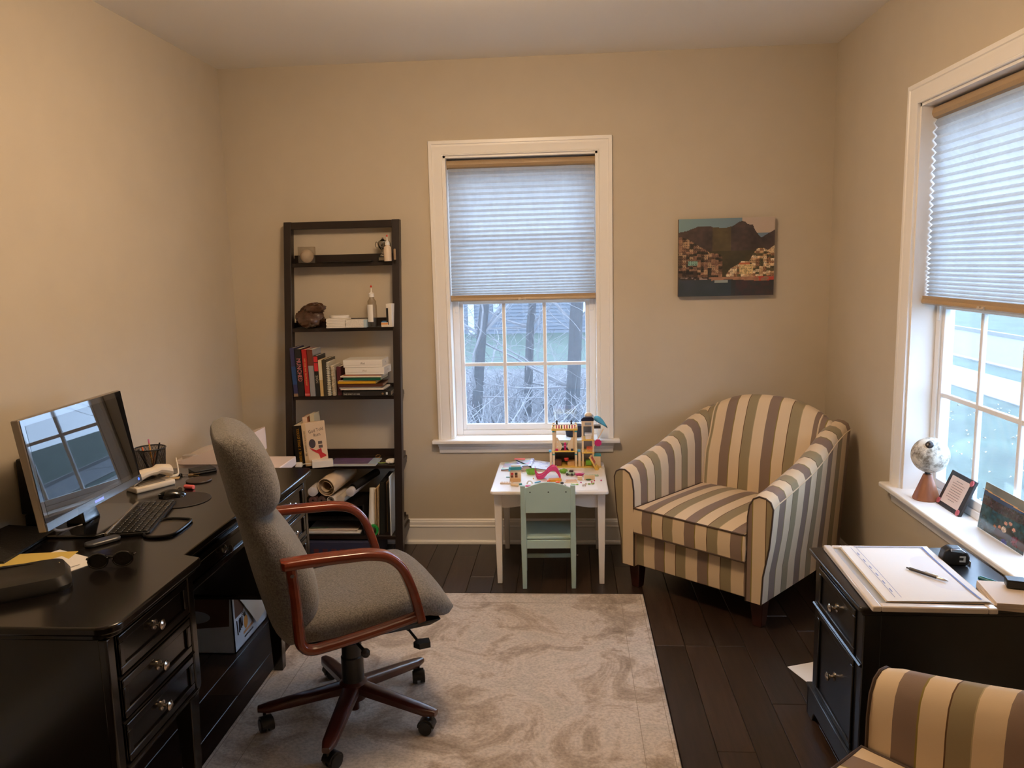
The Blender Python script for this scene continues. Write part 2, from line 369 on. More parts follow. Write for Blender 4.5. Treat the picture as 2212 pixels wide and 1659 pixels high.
def shade(label, w, loc, rotz):
    T = thing('cellular_shade', label, 'window shade', (loc[0]+.036*math.cos(rotz+PI/2), loc[1]+.036*math.sin(rotz+PI/2), loc[2]), rotz, 'cellular shades in the windows')
    hw = w/2-.018
    hr = MB(); hr.prism([(.012, 2.215), (.058, 2.215), (.058, 2.172), (.030, 2.168), (.012, 2.176), (.004, 2.19), (.006, 2.206)], -hw-.006, hw+.006, 'x'); mk('head_rail', hr, M_tan, T)
    zt, zb, n = 2.17, 1.462, 29
    rows = []; z = zt; k = 0
    hs = [1.25-.75*(i/(n-1))**1.2 for i in range(n)]; tot = sum(hs); hs = [h*(zt-zb)/tot for h in hs]
    rows.append([(-hw, .026, z), (hw, .026, z)])
    for i in range(n):
        rows.append([(-hw, .014, z-hs[i]*.5), (hw, .014, z-hs[i]*.5)]); z -= hs[i]; rows.append([(-hw, .028, z), (hw, .028, z)])
    mk('pleated_fabric', MB().sheet(rows), M_shade, T, smooth=False, fix=False)
    br = MB(); br.prism([(.004, 1.462), (.046, 1.462), (.05, 1.45), (.05, 1.433), (.006, 1.428), (0, 1.434), (.001, 1.444), (.004, 1.448)], -hw-.004, hw+.004, 'x'); mk('bottom_rail', br, M_tan, T)
    mk('pull_tab', MB().box((-.028, -.006, 1.43), (-.012, .004, 1.444)).box((.002, -.006, 1.43), (.018, .004, 1.444)).box((-.028, -.008, 1.433), (.018, -.005, 1.438)), mat('clear_tab', (205, 190, 170), .2), T, bevel=.002)
    return T
shade('tan cellular window shade lowered halfway in the window above the small white table', WB['x1']-WB['x0'], ((WB['x0']+WB['x1'])/2, D, 0), 0)
shade('tan cellular window shade lowered halfway in the right-hand window above the globe', WR['y1']-WR['y0'], (RW, (WR['y0']+WR['y1'])/2, 0), -PI/2)
# ================================================================== OUTSIDE
M_grass = mat('lawn_grass', (58, 70, 56), .9, noise=.35, nscale=1.2, bump=.6, bscale=8)
M_litter = mat('leaf_litter', (72, 69, 68), .95, noise=.35, nscale=3, bump=.8, bscale=9)
M_bark = mat('tree_bark', (58, 55, 54), .9, noise=.35, nscale=14, bump=.6, bscale=30)
M_twig = mat('bare_twig', (112, 108, 108), .8, noise=.3, nscale=30)
M_conc = mat('pale_concrete', (126, 124, 121), .85, noise=.08, nscale=3)
M_street = mat('street_asphalt', (100, 102, 104), .85, noise=.06, nscale=5)
GZ = -.8
def ground(name, a, c, m, z=GZ, th=.3): return skind(mk(name, MB().box((a[0], a[1], z-th), (c[0], c[1], z)), m, smooth=False))
ground('ground_lawn', (-40, 18.6), (7.15, 60), M_grass)
ground('ground_woodland', (-40, D+.4), (3.2, 18.6), M_litter)
ground('ground_side_lawn', (3.2, -20), (7.15, 18.6), M_grass)
ground('ground_side_bed', (1.8, -20), (3.2, D+.4), M_grass)
ground('sidewalk', (7.15, -20), (8.45, 60), M_conc, GZ+.02)
ground('ground_verge', (8.45, -20), (9.25, 60), M_grass)
ground('street_curb', (9.25, -20), (9.4, 60), M_conc, GZ+.03)
ground('street', (9.4, -20), (13.1, 60), M_street, GZ-.08)
ground('street_curb_far', (13.1, -20), (13.25, 60), M_conc, GZ+.03)
ground('ground_far_lawn', (13.25, -20), (70, 60), M_grass)
# neighbour's house behind the lawn
hs_ = thing('neighbour_house', 'grey lap-sided house across the lawn seen through the far window', 'house', (-3.2, 28.5, GZ))
M_siding = mat('grey_siding', (80, 84, 91), .7, noise=.05, nscale=1)
def siding_mesh():
    b = MB(); n = 44
    for i in range(n): b.add([(-6.2, -.03, i*.125), (6.5, -.03, i*.125), (6.5, 0, (i+1)*.125), (-6.2, 0, (i+1)*.125)], [(0, 1, 2, 3)]); 
    b.box((-6.2, 0, 0), (6.5, 6, n*.125)); return b
mk('siding_wall', siding_mesh(), M_siding, hs_, smooth=False)
mk('corner_board', MB().box((-.42, -.06, 0), (-.2, -.02, 5.5)), mat('house_trim', (166, 168, 172), .6), hs_)
mk('foundation', MB().box((-6.2, -.02, -.2), (6.5, 5.9, .0)), M_conc, hs_)
mk('electric_meter', MB().box((.5, -.14, .75), (.72, -.03, 1.15)).cyl((.61, -.2, 1.0), (.61, -.13, 1.0), .08), mat('meter_grey', (150, 152, 156), .5), hs_, bevel=.02)
mk('vent_box', MB().box((3.3, -.14, .7), (4.1, -.03, 1.15)), mat('house_trim', (166, 168, 172), .6), hs_, bevel=.02)
rf = MB(); rf.prism([(-.5, 5.4), (6.5, 5.4), (3, 8)], -6.6, 6.9, 'x'); mk('roof', rf, mat('roof_shingle', (84, 84, 90), .9), hs_)
# bare trees in the woodland strip
def grow(mb, p, d, r, ln, lvl, rng, out):
    pts = [p]; rs = [r]; n = 8 if lvl < 2 else 5; q = Vector(p); dd = Vector(d).normalized()
    for i in range(n):
        dd = (dd + Vector((rng.uniform(-.2, .2), rng.uniform(-.2, .2), rng.uniform(-.06, .16)))*(1.5 if lvl else .3)).normalized()
        q = q + dd*(ln/n); pts.append(tuple(q)); rs.append(max(r*(1-(.8 if lvl else .55)*(i+1)/n), .003))
        if lvl < 3 and i >= (1 if lvl else 0):
            for _ in range(3 if lvl == 0 else (1 if lvl < 2 else 1)):
                sd = (dd*.35 + Vector((rng.uniform(-1, 1), rng.uniform(-.6, .6), rng.uniform(-.5, .6)))).normalized()
                out.append((tuple(q), tuple(sd), min(.022, rs[-1]*rng.uniform(.22, .4)), ln*(rng.uniform(.22, .4) if lvl == 0 else rng.uniform(.35, .6)), lvl+1))
    mb.tube(pts, rs, 7 if lvl == 0 else 5)
def tree(label, x, y, lean, r, h, seed):
    rng = random.Random(seed)
    T = thing('bare_tree', label, 'tree', (x, y, GZ), 0, 'bare trees in the woodland strip')
    queue = []; tm = MB(); grow(tm, (0, 0, -.1), lean, r, h, 0, rng, queue); mk('trunk', tm, M_bark, T)
    for (p, d, rr, ln, lv) in [q for q in queue]:
        bmesh_ = MB(); sub = []; grow(bmesh_, p, d, rr, ln, lv, rng, sub)
        while sub:
            a = sub.pop(); grow(bmesh_, a[0], a[1], a[2], a[3], a[4], rng, sub)
        mk('branch', bmesh_, M_twig, T)
tree('slim bare tree leaning right outside the left panes of the far window', -1.30, 10.4, (.12, 0, 1), .075, 6.5, 3)
tree('straight slim bare tree outside the middle panes of the far window', -.64, 11.6, (.04, 0, 1), .07, 6.5, 11)
tree('thick bare tree outside the right panes of the far window', -.02, 10.6, (.02, 0, 1), .105, 7, 23)
tree('forked bare tree at the far right edge of the woodland strip', 1.0, 13.5, (.0, .05, 1), .09, 6.5, 31)
# tangled brush: nobody could count it
rng = random.Random(5); bb = MB()
for i in range(1700):
    yy = rng.uniform(7.0, 17.5); xx = rng.uniform(-.27, .10)*yy + rng.uniform(-.5, .5)
    hh = min(rng.uniform(.3, 1.1), max(.12, (19-yy)*.12*rng.uniform(.6, 1.1))); a = rng.uniform(0, 2*PI); ln = rng.uniform(.1, .9)
    p0 = Vector((xx, yy, GZ-.02)); p1 = p0+Vector((math.cos(a)*ln*.5, math.sin(a)*ln*.5, hh*.7)); p2 = p0+Vector((math.cos(a+.5)*ln, math.sin(a+.5)*ln, hh))
    bb.tube([p0, p1, p2], [.010, .007, .003], 3)
br_ = mk('brush', bb, M_twig, fix=False); tag(br_, 'tangled bare brush covering the ground outside the far window', 'brush'); br_['kind'] = 'stuff'
# fallen leaves on the side lawn
rng = random.Random(9); lf = MB()
for i in range(500):
    xx = rng.uniform(2.4, 7); yy = rng.uniform(5, 16); a = rng.uniform(0, PI); s = rng.uniform(.015, .035)
    c, q = math.cos(a)*s, math.sin(a)*s
    lf.add([(xx-c, yy-q, GZ+.012), (xx+q*.6, yy-c*.6, GZ+.03), (xx+c, yy+q, GZ+.012), (xx-q*.6, yy+c*.6, GZ+.03)], [(0, 1, 2, 3)])
lo = mk('fallen_leaves', lf, mat('dry_leaf', (150, 140, 124), .8), fix=False, smooth=False); tag(lo, 'dry fallen leaves scattered on the lawn outside the right-hand window', 'leaves'); lo['kind'] = 'stuff'
# ================================================================== RUG
rx0, rx1, ry0, ry1 = -1.235, .345, 1.43, 3.77
def rug_mat():
    m = bpy.data.materials.new('rug_pile'); m.use_nodes = True; nt = m.node_tree; b = nt.nodes['Principled BSDF']
    tc = nt.nodes.new('ShaderNodeTexCoord')
    n1 = nt.nodes.new('ShaderNodeTexNoise'); n1.inputs['Scale'].default_value = 3.2; n1.inputs['Detail'].default_value = 9; n1.inputs['Roughness'].default_value = .68; n1.inputs['Distortion'].default_value = 1.2
    n2 = nt.nodes.new('ShaderNodeTexNoise'); n2.inputs['Scale'].default_value = 90; n2.inputs['Detail'].default_value = 3
    for n in (n1, n2): nt.links.new(tc.outputs['Object'], n.inputs['Vector'])
    r = nt.nodes.new('ShaderNodeValToRGB'); e = r.color_ramp.elements
    e[0].position = .30; e[0].color = (*lin((136, 122, 108)), 1); e[1].position = .72; e[1].color = (*lin((216, 206, 194)), 1)
    for p_, c_ in ((.44, (178, 162, 146)), (.52, (206, 194, 182)), (.60, (190, 180, 168))):
        q = e.new(p_); q.color = (*lin(c_), 1)
    mx = nt.nodes.new('ShaderNodeMix'); mx.data_type = 'RGBA'; mx.blend_type = 'MULTIPLY'; mx.inputs[0].default_value = .5
    r2 = nt.nodes.new('ShaderNodeValToRGB'); r2.color_ramp.elements[0].position = .35; r2.color_ramp.elements[0].color = (.55, .55, .55, 1); r2.color_ramp.elements[1].position = .6
    nt.links.new(n1.outputs['Fac'], r.inputs[0]); nt.links.new(n2.outputs['Fac'], r2.inputs[0])
    nt.links.new(r.outputs[0], mx.inputs[6]); nt.links.new(r2.outputs[0], mx.inputs[7]); nt.links.new(mx.outputs[2], b.inputs['Base Color'])
    b.inputs['Roughness'].default_value = .95; b.inputs['Specular IOR Level'].default_value = .1; b.inputs['Sheen Weight'].default_value = .2
    bp = nt.nodes.new('ShaderNodeBump'); bp.inputs['Strength'].default_value = .5; bp.inputs['Distance'].default_value = .004
    nt.links.new(n2.outputs['Fac'], bp.inputs['Height']); nt.links.new(bp.outputs[0], b.inputs['Normal']); return m
rug = thing('area_rug', 'pale beige and grey mottled area rug on the dark floor', 'rug', (rx0, ry0, 0))
RX, RY = rx1-rx0, ry1-ry0
mk('pile', MB().box((0, 0, .0005), (RX, RY, .009)), rug_mat(), rug, bevel=.004)
M_line = mat('rug_line', (146, 134, 120), .95)
for off, nm in ((.014, 'edge_line'), (.112, 'border_line')):
    b = MB(); t = .002
    for a, c in (((off, off, .0088), (off+t, RY-off, .0096)), ((RX-off-t, off, .0088), (RX-off, RY-off, .0096)), ((off, RY-off-t, .0088), (RX-off, RY-off, .0096)), ((off, off, .0088), (RX-off, off+t, .0096))): b.box(a, c)
    mk(nm, b, M_line, rug, smooth=False)

# ================================================================== LEFT DESK
DX, DY = -1.925, 1.79
desk = thing('writing_desk', 'long dark espresso desk with two drawer pedestals on tapered legs along the left wall', 'desk', (DX, DY, 0))
DL = 1.59
def desk_outline(inset=0., r=.05):
    f, k, s = .785-inset, .722-inset, .035
    y0, y1 = inset, DL-inset
    pts = [(0, y0)]
    pts += [(f-r+r*math.sin(a), y0+r-r*math.cos(a)) for a in [PI/2*i/6 for i in range(7)]]
    pts += [(f, .475), (f-.006, .492), (k, .512), (k, 1.138), (f-.006, 1.158), (f, 1.175)]
    pts += [(f-r+r*math.cos(a), y1-r+r*math.sin(a)) for a in [PI/2*i/6 for i in range(7)]]
    pts += [(0, y1)]
    return pts
mk('desk_top', MB().prism(desk_outline(), .736, .76), M_esp, desk, bevel=.006, seg=3)
mk('top_moulding', MB().prism(desk_outline(.016), .718, .737), M_esp, desk, bevel=.004)
def knob(parent, x, y, z, sg=1, axis='x', nm='knob'):
    prof = [(.0, 0), (.0145, 0), (.0145, .003), (.006, .006), (.0045, .013), (.010, .018), (.0145, .022), (.0145, .025), (.009, .029), (0, .030)]
    R = Matrix.Translation((x, y, z)) @ Matrix.Rotation(PI/2*sg, 4, 'Y')
    return mk(nm, MB().lathe(prof, 18, M=R), M_steel, parent, angle=50)
def drawer(parent, x, y0, y1, z0, z1, m, sg=1, knobs=1, bx=.012):
    """drawer front facing +x (sg=1) or -x: panel with a raised frame"""
    d = mk('drawer', MB().box((x, y0, z0), (x+sg*.012, y1, z1)), m, parent, bevel=.002)
    f = .022; fr = MB()
    for a, c in (((y0, z0), (y1, z0+f)), ((y0, z1-f), (y1, z1)), ((y0, z0+f), (y0+f, z1-f)), ((y1-f, z0+f), (y1, z1-f))):
        fr.box((x+sg*.011, a[0], a[1]), (x+sg*(.011+bx*.7), c[0], c[1]))
    mk('drawer_frame', fr, m, d, bevel=.003)
    for i in range(knobs):
        yy = (y0+y1)/2 if knobs == 1 else y0+(y1-y0)*(.22+.56*i)
        knob(d, x+sg*.012, yy, (z0+z1)/2, sg)
    return d
def pedestal(y0, y1):
    mk('pedestal_case', MB().box((.06, y0, .335), (.735, y1, .718)), M_esp, desk, bevel=.004)
    for k in range(3): drawer(desk, .736, y0+.035, y1-.035, .352+.1225*k, .352+.1225*k+.108, M_esp)
    for k in range(4):
        z = .338+.1225*k
        m_ = MB(); m_.prism([(.735, z), (.752, z+.002), (.757, z+.006), (.752, z+.010), (.735, z+.012)], y0+.022, y1-.022, 'y')
        if k < 3: mk('drawer_rail', m_, M_esp, desk)
    mk('base_moulding', MB().box((.05, y0-.01, .322), (.748, y1+.01, .337)), M_esp, desk, bevel=.005, seg=3)
    for yy in (y0+.004, y1-.004): mk('corner_post', MB().box((.728, yy-.018, .336), (.752, yy+.018, .718)), M_esp, desk, bevel=.005)
    for x_, y_ in ((.72, y0+.03), (.72, y1-.03), (.09, y0+.03), (.09, y1-.03)):
        a, c = .028, .019
        zf = .0095 if x_ > .5 else 0
        mk('leg', MB().loft([[(x_-c, y_-c, zf), (x_+c, y_-c, zf), (x_+c, y_+c, zf), (x_-c, y_+c, zf)], [(x_-a, y_-a, .325), (x_+a, y_-a, .325), (x_+a, y_+a, .325), (x_-a, y_+a, .325)]]), M_esp, desk, bevel=.003)
pedestal(.035, .475); pedestal(1.175, DL-.035)
mk('kneehole_apron', MB().box((.06, .475, .60), (.69, 1.175, .718)), M_esp, desk)
drawer(desk, .69, .50, 1.15, .615, .71, M_esp, 1, 1)
mk('back_panel', MB().box((.05, .06, .34), (.066, DL-.06, .718)), M_esp, desk)

# ------- things on the left desk (world coordinates, z = .76)
ZT = .7603
# monitor
mon = thing('computer_monitor', 'wide silver-edged computer monitor on a black stand, its dark screen mirroring the window', 'monitor', (-1.66, 2.611, ZT), .035)
TM = Matrix.Translation((0, 0, .829-ZT)) @ Matrix.Rotation(-.14, 4, 'Y')
W_, H_ = .606, .365
mk('housing', MB().box((-.03, -W_/2, 0), (-.004, W_/2, H_), M=TM), mat('silver_bezel', (150, 140, 128), .3, .5), mon, bevel=.004)
mk('back_bulge', MB().box((-.055, -.2, .05), (-.028, .2, .28), M=TM), M_plblack, mon, bevel=.01)
def screen_mat():
    m = bpy.data.materials.new('screen_glass'); m.use_nodes = True; b_ = m.node_tree.nodes['Principled BSDF']
    b_.inputs['Base Color'].default_value = (.004, .005, .007, 1); b_.inputs['Roughness'].default_value = .03; b_.inputs['Specular IOR Level'].default_value = 1.0
    b_.inputs['IOR'].default_value = 1.55; b_.inputs['Coat Roughness'].default_value = .02; return m
M_screen = screen_mat()
mk('glass_front', MB().box((-.004, -W_/2+.004, .028), (-.001, W_/2-.004, H_-.004), M=TM), M_screen, mon)
mk('display_panel', MB().box((-.0015, -W_/2+.022, .044), (-.0003, W_/2-.022, H_-.024), M=TM), mat('lcd_panel', (7, 8, 10), .012, spec=.7), mon)
mk('lower_bezel', MB().box((-.005, -W_/2+.002, .001), (.0015, W_/2-.002, .028), M=TM), mat('slate_bezel', (70, 74, 76), .16, .3, coat=.6), mon, bevel=.001)
mk('power_light', MB().cyl((.001, W_/2-.025, .015), (.0022, W_/2-.025, .015), .005, M=TM, n=14), emis('blue_led', (.05, .12, 1.), 3.), mon)
mk('lit_logo', MB().box((.001, -.028, .010), (.0021, .028, .019), M=TM), emis('blue_logo', (.35, .42, 1.), 1.1), mon)
mk('neck', MB().loft([[(-.10, -.05, .01), (-.03, -.05, .01), (-.03, .05, .01), (-.10, .05, .01)], [(-.085, -.04, .07), (-.045, -.04, .07), (-.045, .04, .07), (-.085, .04, .07)], [(-.085, -.04, .2), (-.05, -.04, .2), (-.05, .04, .2), (-.085, .04, .2)]]), M_glossblack, mon, bevel=.004)
bo = [(.07, -.165), (.10, -.13), (.112, 0), (.10, .17), (.07, .205), (-.10, .205), (-.13, .17), (-.13, -.13), (-.10, -.165)]
mk('stand_base', MB().prism(bo, 0, .010), M_glossblack, mon, bevel=.004, seg=3)
# white cable behind the monitor and black wall adapter
ad = thing('power_adapter', 'black power adapter plugged in on the left wall behind the monitor', 'adapter', (-1.93, 2.62, .80))
mk('adapter_body', MB().box((0, -.045, .0), (.06, .045, .20)), M_plblack, ad, bevel=.006)
mk('adapter_block', MB().box((.0, -.03, -.16), (.045, .03, -.005)), M_plblack, ad, bevel=.006)
cb = MB().tube(smoothpath([(-1.84, 2.62, .93), (-1.80, 2.58, .935), (-1.76, 2.48, .90), (-1.735, 2.44, .84), (-1.73, 2.46, .785), (-1.715, 2.53, .768), (-1.70, 2.56, .768)], 8), .0045, 8)
cab = thing('white_cable', 'white cable curving down behind the left edge of the monitor', 'cable', (-1.72, 2.5, ZT))
mk('cord', MB().add([tuple(Vector(p)-Vector((-1.72, 2.5, ZT))) for p in cb.v], cb.f), M_white, cab)
mk('plug', MB().box((-.145, .095, .155), (-.105, .145, .19)), M_white, cab, bevel=.006)
# keyboard
kb = thing('keyboard', 'black computer keyboard with a silver rear strip in front of the monitor', 'keyboard', (-1.525, 2.645, ZT), .24)
mk('keyboard_case', MB().prism(rrect(-.07, .07, -.19, .19, .012), 0, .012), M_plblack, kb, bevel=.003)
mk('rear_strip', MB().box((-.073, -.188, .004), (-.064, .188, .018)), mat('silver_strip', (150, 142, 130), .35, .6), kb, bevel=.002)
ks = MB()
for i in range(6):
    for j in range(18): ks.box((-.058+i*.0205, -.182+j*.0203, .0115), (-.058+i*.0205+.017, -.182+j*.0203+.0165, .0165))
ko = mk('keys', ks, mat('key_black', (30, 28, 26), .35), kb, bevel=.0015, seg=1); ko['kind'] = 'stuff'
# mouse on a dark mat
mp_ = tag(mk('mouse_mat', MB().lathe([(0, 0), (.105, 0), (.107, .0015), (.105, .003), (0, .003)], 40, sy=1.0), mat('mat_dark', (44, 38, 34), .6), loc=(-1.50, 2.88, ZT)), 'dark round mouse mat under the black mouse', 'mouse mat')
ms = thing('computer_mouse', 'glossy black computer mouse on the desk beside the keyboard', 'mouse', (-1.555, 2.915, ZT+.003), .6)
rings = []
for i in range(9):
    t = i/8; x_ = -.05+.1*t; wd = .030*math.sqrt(max(.02, 1-(2*t-1)**4)); hh = .034*math.sin(PI*(.18+.74*t))**.8
    rings.append([(x_, wd*math.cos(a), hh*max(0, math.sin(a))) for a in [PI*k/8 for k in range(9)]]+[(x_, -wd*.6, .0), (x_, wd*.6, .0)])
mk('mouse_body', MB().loft(rings), M_glossblack, ms)
mk('scroll_wheel', MB().cyl((.028, -.004, .027), (.028, .004, .027), .009, n=16), M_steel, ms)
# white telephone
ph = thing('telephone', 'cream corded telephone handset resting on its slim base behind the monitor', 'telephone', (-1.715, 3.06, ZT), 1.0)
mk('phone_base', MB().loft([[(-.12, -.045, 0), (.11, -.04, 0), (.11, .04, 0), (-.12, .045, 0)], [(-.12, -.045, .016), (.11, -.04, .016), (.11, .04, .016), (-.12, .045, .016)]]), mat('cream_plastic', (222, 208, 184), .4), ph, bevel=.005)
hp = []
for i in range(11):
    t = i/10; x_ = -.115+.225*t; z_ = .032+.014*math.sin(PI*t)+(.006 if t > .6 else 0); hw, hh = .026+.006*abs(2*t-1), .011+.007*abs(2*t-1)
    hp.append([(x_, hw*math.cos(a), z_+hh*math.sin(a)) for a in [2*PI*k/12 for k in range(12)]])
mk('handset', MB().loft(hp), MATS['cream_plastic'], ph)
mk('keypad', MB().box((-.09, -.03, .0155), (.06, .03, .019)), mat('phone_grey', (120, 110, 96), .5), ph, bevel=.002)
mk('phone_cord', MB().tube(smoothpath([(.105, 0, .02), (.15, -.005, .02), (.175, .02, .03), (.19, .05, .06)], 6), .004, 7), MATS['cream_plastic'], ph)
ph.scale = (.74, .95, 1.45)
# mesh pencil cup
cup = thing('pencil_cup', 'black wire-mesh pencil cup holding pencils and pens by the left wall', 'pencil cup', (-1.80, 3.22, ZT))
M_mesh = glassy('wire_mesh', (.42, .40, .38), .06, .3)
mk('mesh_wall', MB().loft([[(r_*math.cos(2*PI*k/32), r_*math.sin(2*PI*k/32), z_) for k in range(32)] for r_, z_ in ((.054, 0), (.063, .128))], caps=False), M_mesh, cup, fix=False)
mk('rim', MB().tube([(.0635*math.cos(2*PI*k/32), .0635*math.sin(2*PI*k/32), .129) for k in range(32)], .003, 8, True), M_plblack, cup)
mk('base', MB().lathe([(0, 0), (.055, 0), (.055, .005), (0, .005)], 32), M_plblack, cup)
wires = MB()
for k in range(28):
    a = 2*PI*k/28
    for s_ in (-1, 1):
        wires.tube([((.054+.009*t)*math.cos(a+s_*1.1*t), (.054+.009*t)*math.sin(a+s_*1.1*t), .003+.123*t) for t in (0, .25, .5, .75, 1)], .0007, 3)
wo = mk('mesh_wires', wires, M_plblack, cup, fix=False); wo['kind'] = 'stuff'
PC = (-1.80, 3.22, ZT)
def pencil(label, c, tipc, a, b, r=.0036):
    T = thing('pencil', label, 'pencil', (PC[0]+a[0], PC[1]+a[1], PC[2]+.006), 0, 'pencils and pens in the mesh cup')
    d = Vector((b[0]-a[0], b[1]-a[1], b[2])); n = d.normalized(); e = d
    mk('shaft', MB().cyl((0, 0, 0), tuple(e*.88), r, n=6), plain(c, .4), T); mk('end', MB().cyl(tuple(e*.88), tuple(e), r*1.02, r*.9, n=10), plain(tipc, .5), T)
pencil('yellow pencil with a pink eraser standing tallest in the mesh cup', (206, 142, 40), (214, 120, 150), (.01, .0), (-.012, .018, .158))
pencil('orange-capped pen low in the mesh cup', (60, 50, 45), (226, 110, 50), (-.005, -.01), (-.03, -.006, .128))
pencil('dark pen leaning at the rear of the mesh cup', (30, 28, 30), (26, 24, 26), (.0, .01), (.03, .03, .140))
pencil('orange pencil leaning at the right side of the mesh cup', (206, 110, 40), (190, 150, 90), (-.01, .01), (.033, -.012, .118))
pencil('black marker at the left of the mesh cup', (24, 22, 24), (40, 36, 36), (.01, -.01), (-.035, -.028, .124), .005)
# small things near the far end of the desk
ch = thing('pink_eraser', 'short pink cylindrical eraser lying on the desk', 'eraser', (-1.545, 3.035, ZT), -.25)
mk('eraser_body', MB().cyl((-.022, 0, .009), (.022, 0, .009), .009, n=18), plain((226, 104, 100), .6), ch, bevel=.002)
tag(mk('coaster', MB().lathe([(0, 0), (.05, 0), (.0515, .003), (.05, .006), (0, .006)], 36), mat('coaster_brown', (64, 50, 42), .5), loc=(-1.565, 3.16, ZT)), 'thin round brown coaster near the far end of the desk', 'coaster')
ky = thing('key_ring', 'car key fob with brass keys on the desk beside the coaster', 'keys', (-1.685, 3.235, ZT), .2)
mk('key_fob', MB().loft([[(-.03, -.014, 0), (.01, -.014, 0), (.01, .014, 0), (-.03, .014, 0)], [(-.026, -.011, .016), (.006, -.010, .013), (.006, .010, .013), (-.026, .011, .016)]]), M_glossblack, ky, bevel=.003)
mk('ring', MB().tube([(.024+.014*math.cos(2*PI*k/18), .014*math.sin(2*PI*k/18), .004) for k in range(18)], .0012, 6, True), M_steel, ky)
M_brass = mat('brass_key', (190, 150, 90), .3, .9)
for k, a in enumerate((-.3, .25)):
    R = Matrix.Translation((.036, 0, .002+.003*k)) @ Matrix.Rotation(a, 4, 'Z')
    mk('key', MB().lathe([(0, 0), (.011, 0), (.011, .002), (0, .002)], 16, (.01, 0, 0), M=R).box((.018, -.003, 0), (.048, .003, .002), M=R), M_brass, ky)
tag(mk('envelope', MB().box((-.06, -.03, 0), (.06, .03, .002)), mat('manila', (206, 176, 128), .6), loc=(-1.735, 3.205, ZT), rot=(0, 0, .3)), 'small tan envelope under the key ring', 'envelope')
wl = thing('black_wallet', 'black folded wallet at the far end of the desk', 'wallet', (-1.62, 3.315, ZT), .75)
mk('lower_fold', MB().box((-.05, -.04, 0), (.05, .04, .008)), mat('black_leather', (22, 20, 20), .5, bump=.2, bscale=120), wl, bevel=.003)
mk('upper_fold', MB().box((-.05, -.038, .008), (.048, .04, .016)), MATS['black_leather'], wl, bevel=.003)
tr = thing('valet_tray', 'small black tray with a rounded rim on the desk near the office chair', 'tray', (-1.385, 2.545, ZT), .12)
to = [(-.05, .085), (.04, .085), (.058, .05), (.052, -.06), (.03, -.095), (-.03, -.095), (-.055, -.05)]
mk('tray_floor', MB().prism(to, 0, .003), mat('tray_inner', (58, 50, 42), .35, coat=.3), tr)
mk('tray_rim', MB().tube(smoothpath([(x_, y_, .006) for x_, y_ in to], 5, True), .005, 8, True), M_plblack, tr)
# papers, notepad, black router etc. at the near end
tag(mk('white_paper', MB().box((-.14, -.108, 0), (.14, .108, .0012)), M_paper, loc=(-1.60, 2.165, ZT), rot=(0, 0, 1.12)), 'loose white sheet of paper sticking out under the yellow notepad sheet', 'paper')
tag(mk('white_paper', MB().box((-.14, -.108, 0), (.14, .108, .0012)), M_paper, loc=(-1.77, 2.13, ZT), rot=(0, 0, .1)), 'loose white sheet of paper at the left edge of the desk', 'paper')
tag(mk('yellow_note', MB().box((-.105, -.08, 0), (.105, .08, .0015)), mat('yellow_paper', (214, 186, 96), .7), loc=(-1.655, 2.225, ZT+.0014), rot=(0, 0, .15)), 'yellow legal-pad sheet on the desk below the monitor', 'paper')
sk = thing('sketch_sheet', 'white sheet with a pencil sketch lying over the yellow notepad sheet', 'paper', (-1.585, 2.165, ZT+.003), 1.0)
mk('sheet', MB().box((-.09, -.06, 0), (.09, .06, .001)), M_paper, sk)
mk('pencil_lines', MB().tube(smoothpath([(-.03, -.02, .0012), (.02, -.035, .0012), (.06, -.01, .0012), (.03, .02, .0012), (-.01, .015, .0012)], 6), .0008, 4).tube(smoothpath([(-.06, .01, .0012), (-.04, .03, .0012), (-.02, .01, .0012)], 6), .0008, 4), mat('graphite', (110, 100, 96), .7), sk)
rt = thing('black_router', 'black ribbed plastic router with small lights at the near end of the desk', 'router', (-1.58, 2.02, ZT), .62)
ro = rrect(-.115, .115, -.075, .075, .03, 4)
mk('case', MB().loft([[(x_, y_, 0) for x_, y_ in ro], [(x_*1.02, y_*1.02, .012) for x_, y_ in ro], [(x_*.93, y_*.9, .032) for x_, y_ in ro], [(x_*.80, y_*.7, .038) for x_, y_ in ro]]), mat('router_black', (30, 27, 23), .42), rt)
mk('crest', MB().tube(smoothpath([(-.09, .03, .036), (-.03, .045, .040), (.05, .04, .037)], 6), .004, 6), MATS['router_black'], rt)
for k in range(4): mk('status_light', MB().cyl((.045+.016*k, -.028+.016*k, .0345), (.045+.016*k, -.028+.016*k, .0362), .0035 if k < 3 else .006, n=10), plain((150, 140, 110) if k == 3 else (95, 84, 70), .5), rt)
mk('label_strip', MB().box((-.06, -.071, .018), (.03, -.066, .022)), plain((150, 130, 100), .5), rt)
rt.scale = (1.35, 1.35, 1.2)
tag(mk('remote_control', MB().prism(rrect(-.055, .055, -.022, .022, .018), 0, .014), mat('slate_plastic', (66, 68, 72), .3), loc=(-1.53, 2.40, ZT), rot=(0, 0, .95), bevel=.005), 'small slate-grey remote lying beside the keyboard', 'remote')
sg = thing('sunglasses', 'dark sunglasses lying folded on the near end of the desk', 'sunglasses', (-1.375, 2.185, ZT), .35)
M_frame = mat('sunglass_frame', (16, 14, 13), .15, coat=.5); M_lens = mat('sunglass_lens', (6, 6, 7), .05, spec=.9, coat=.6)
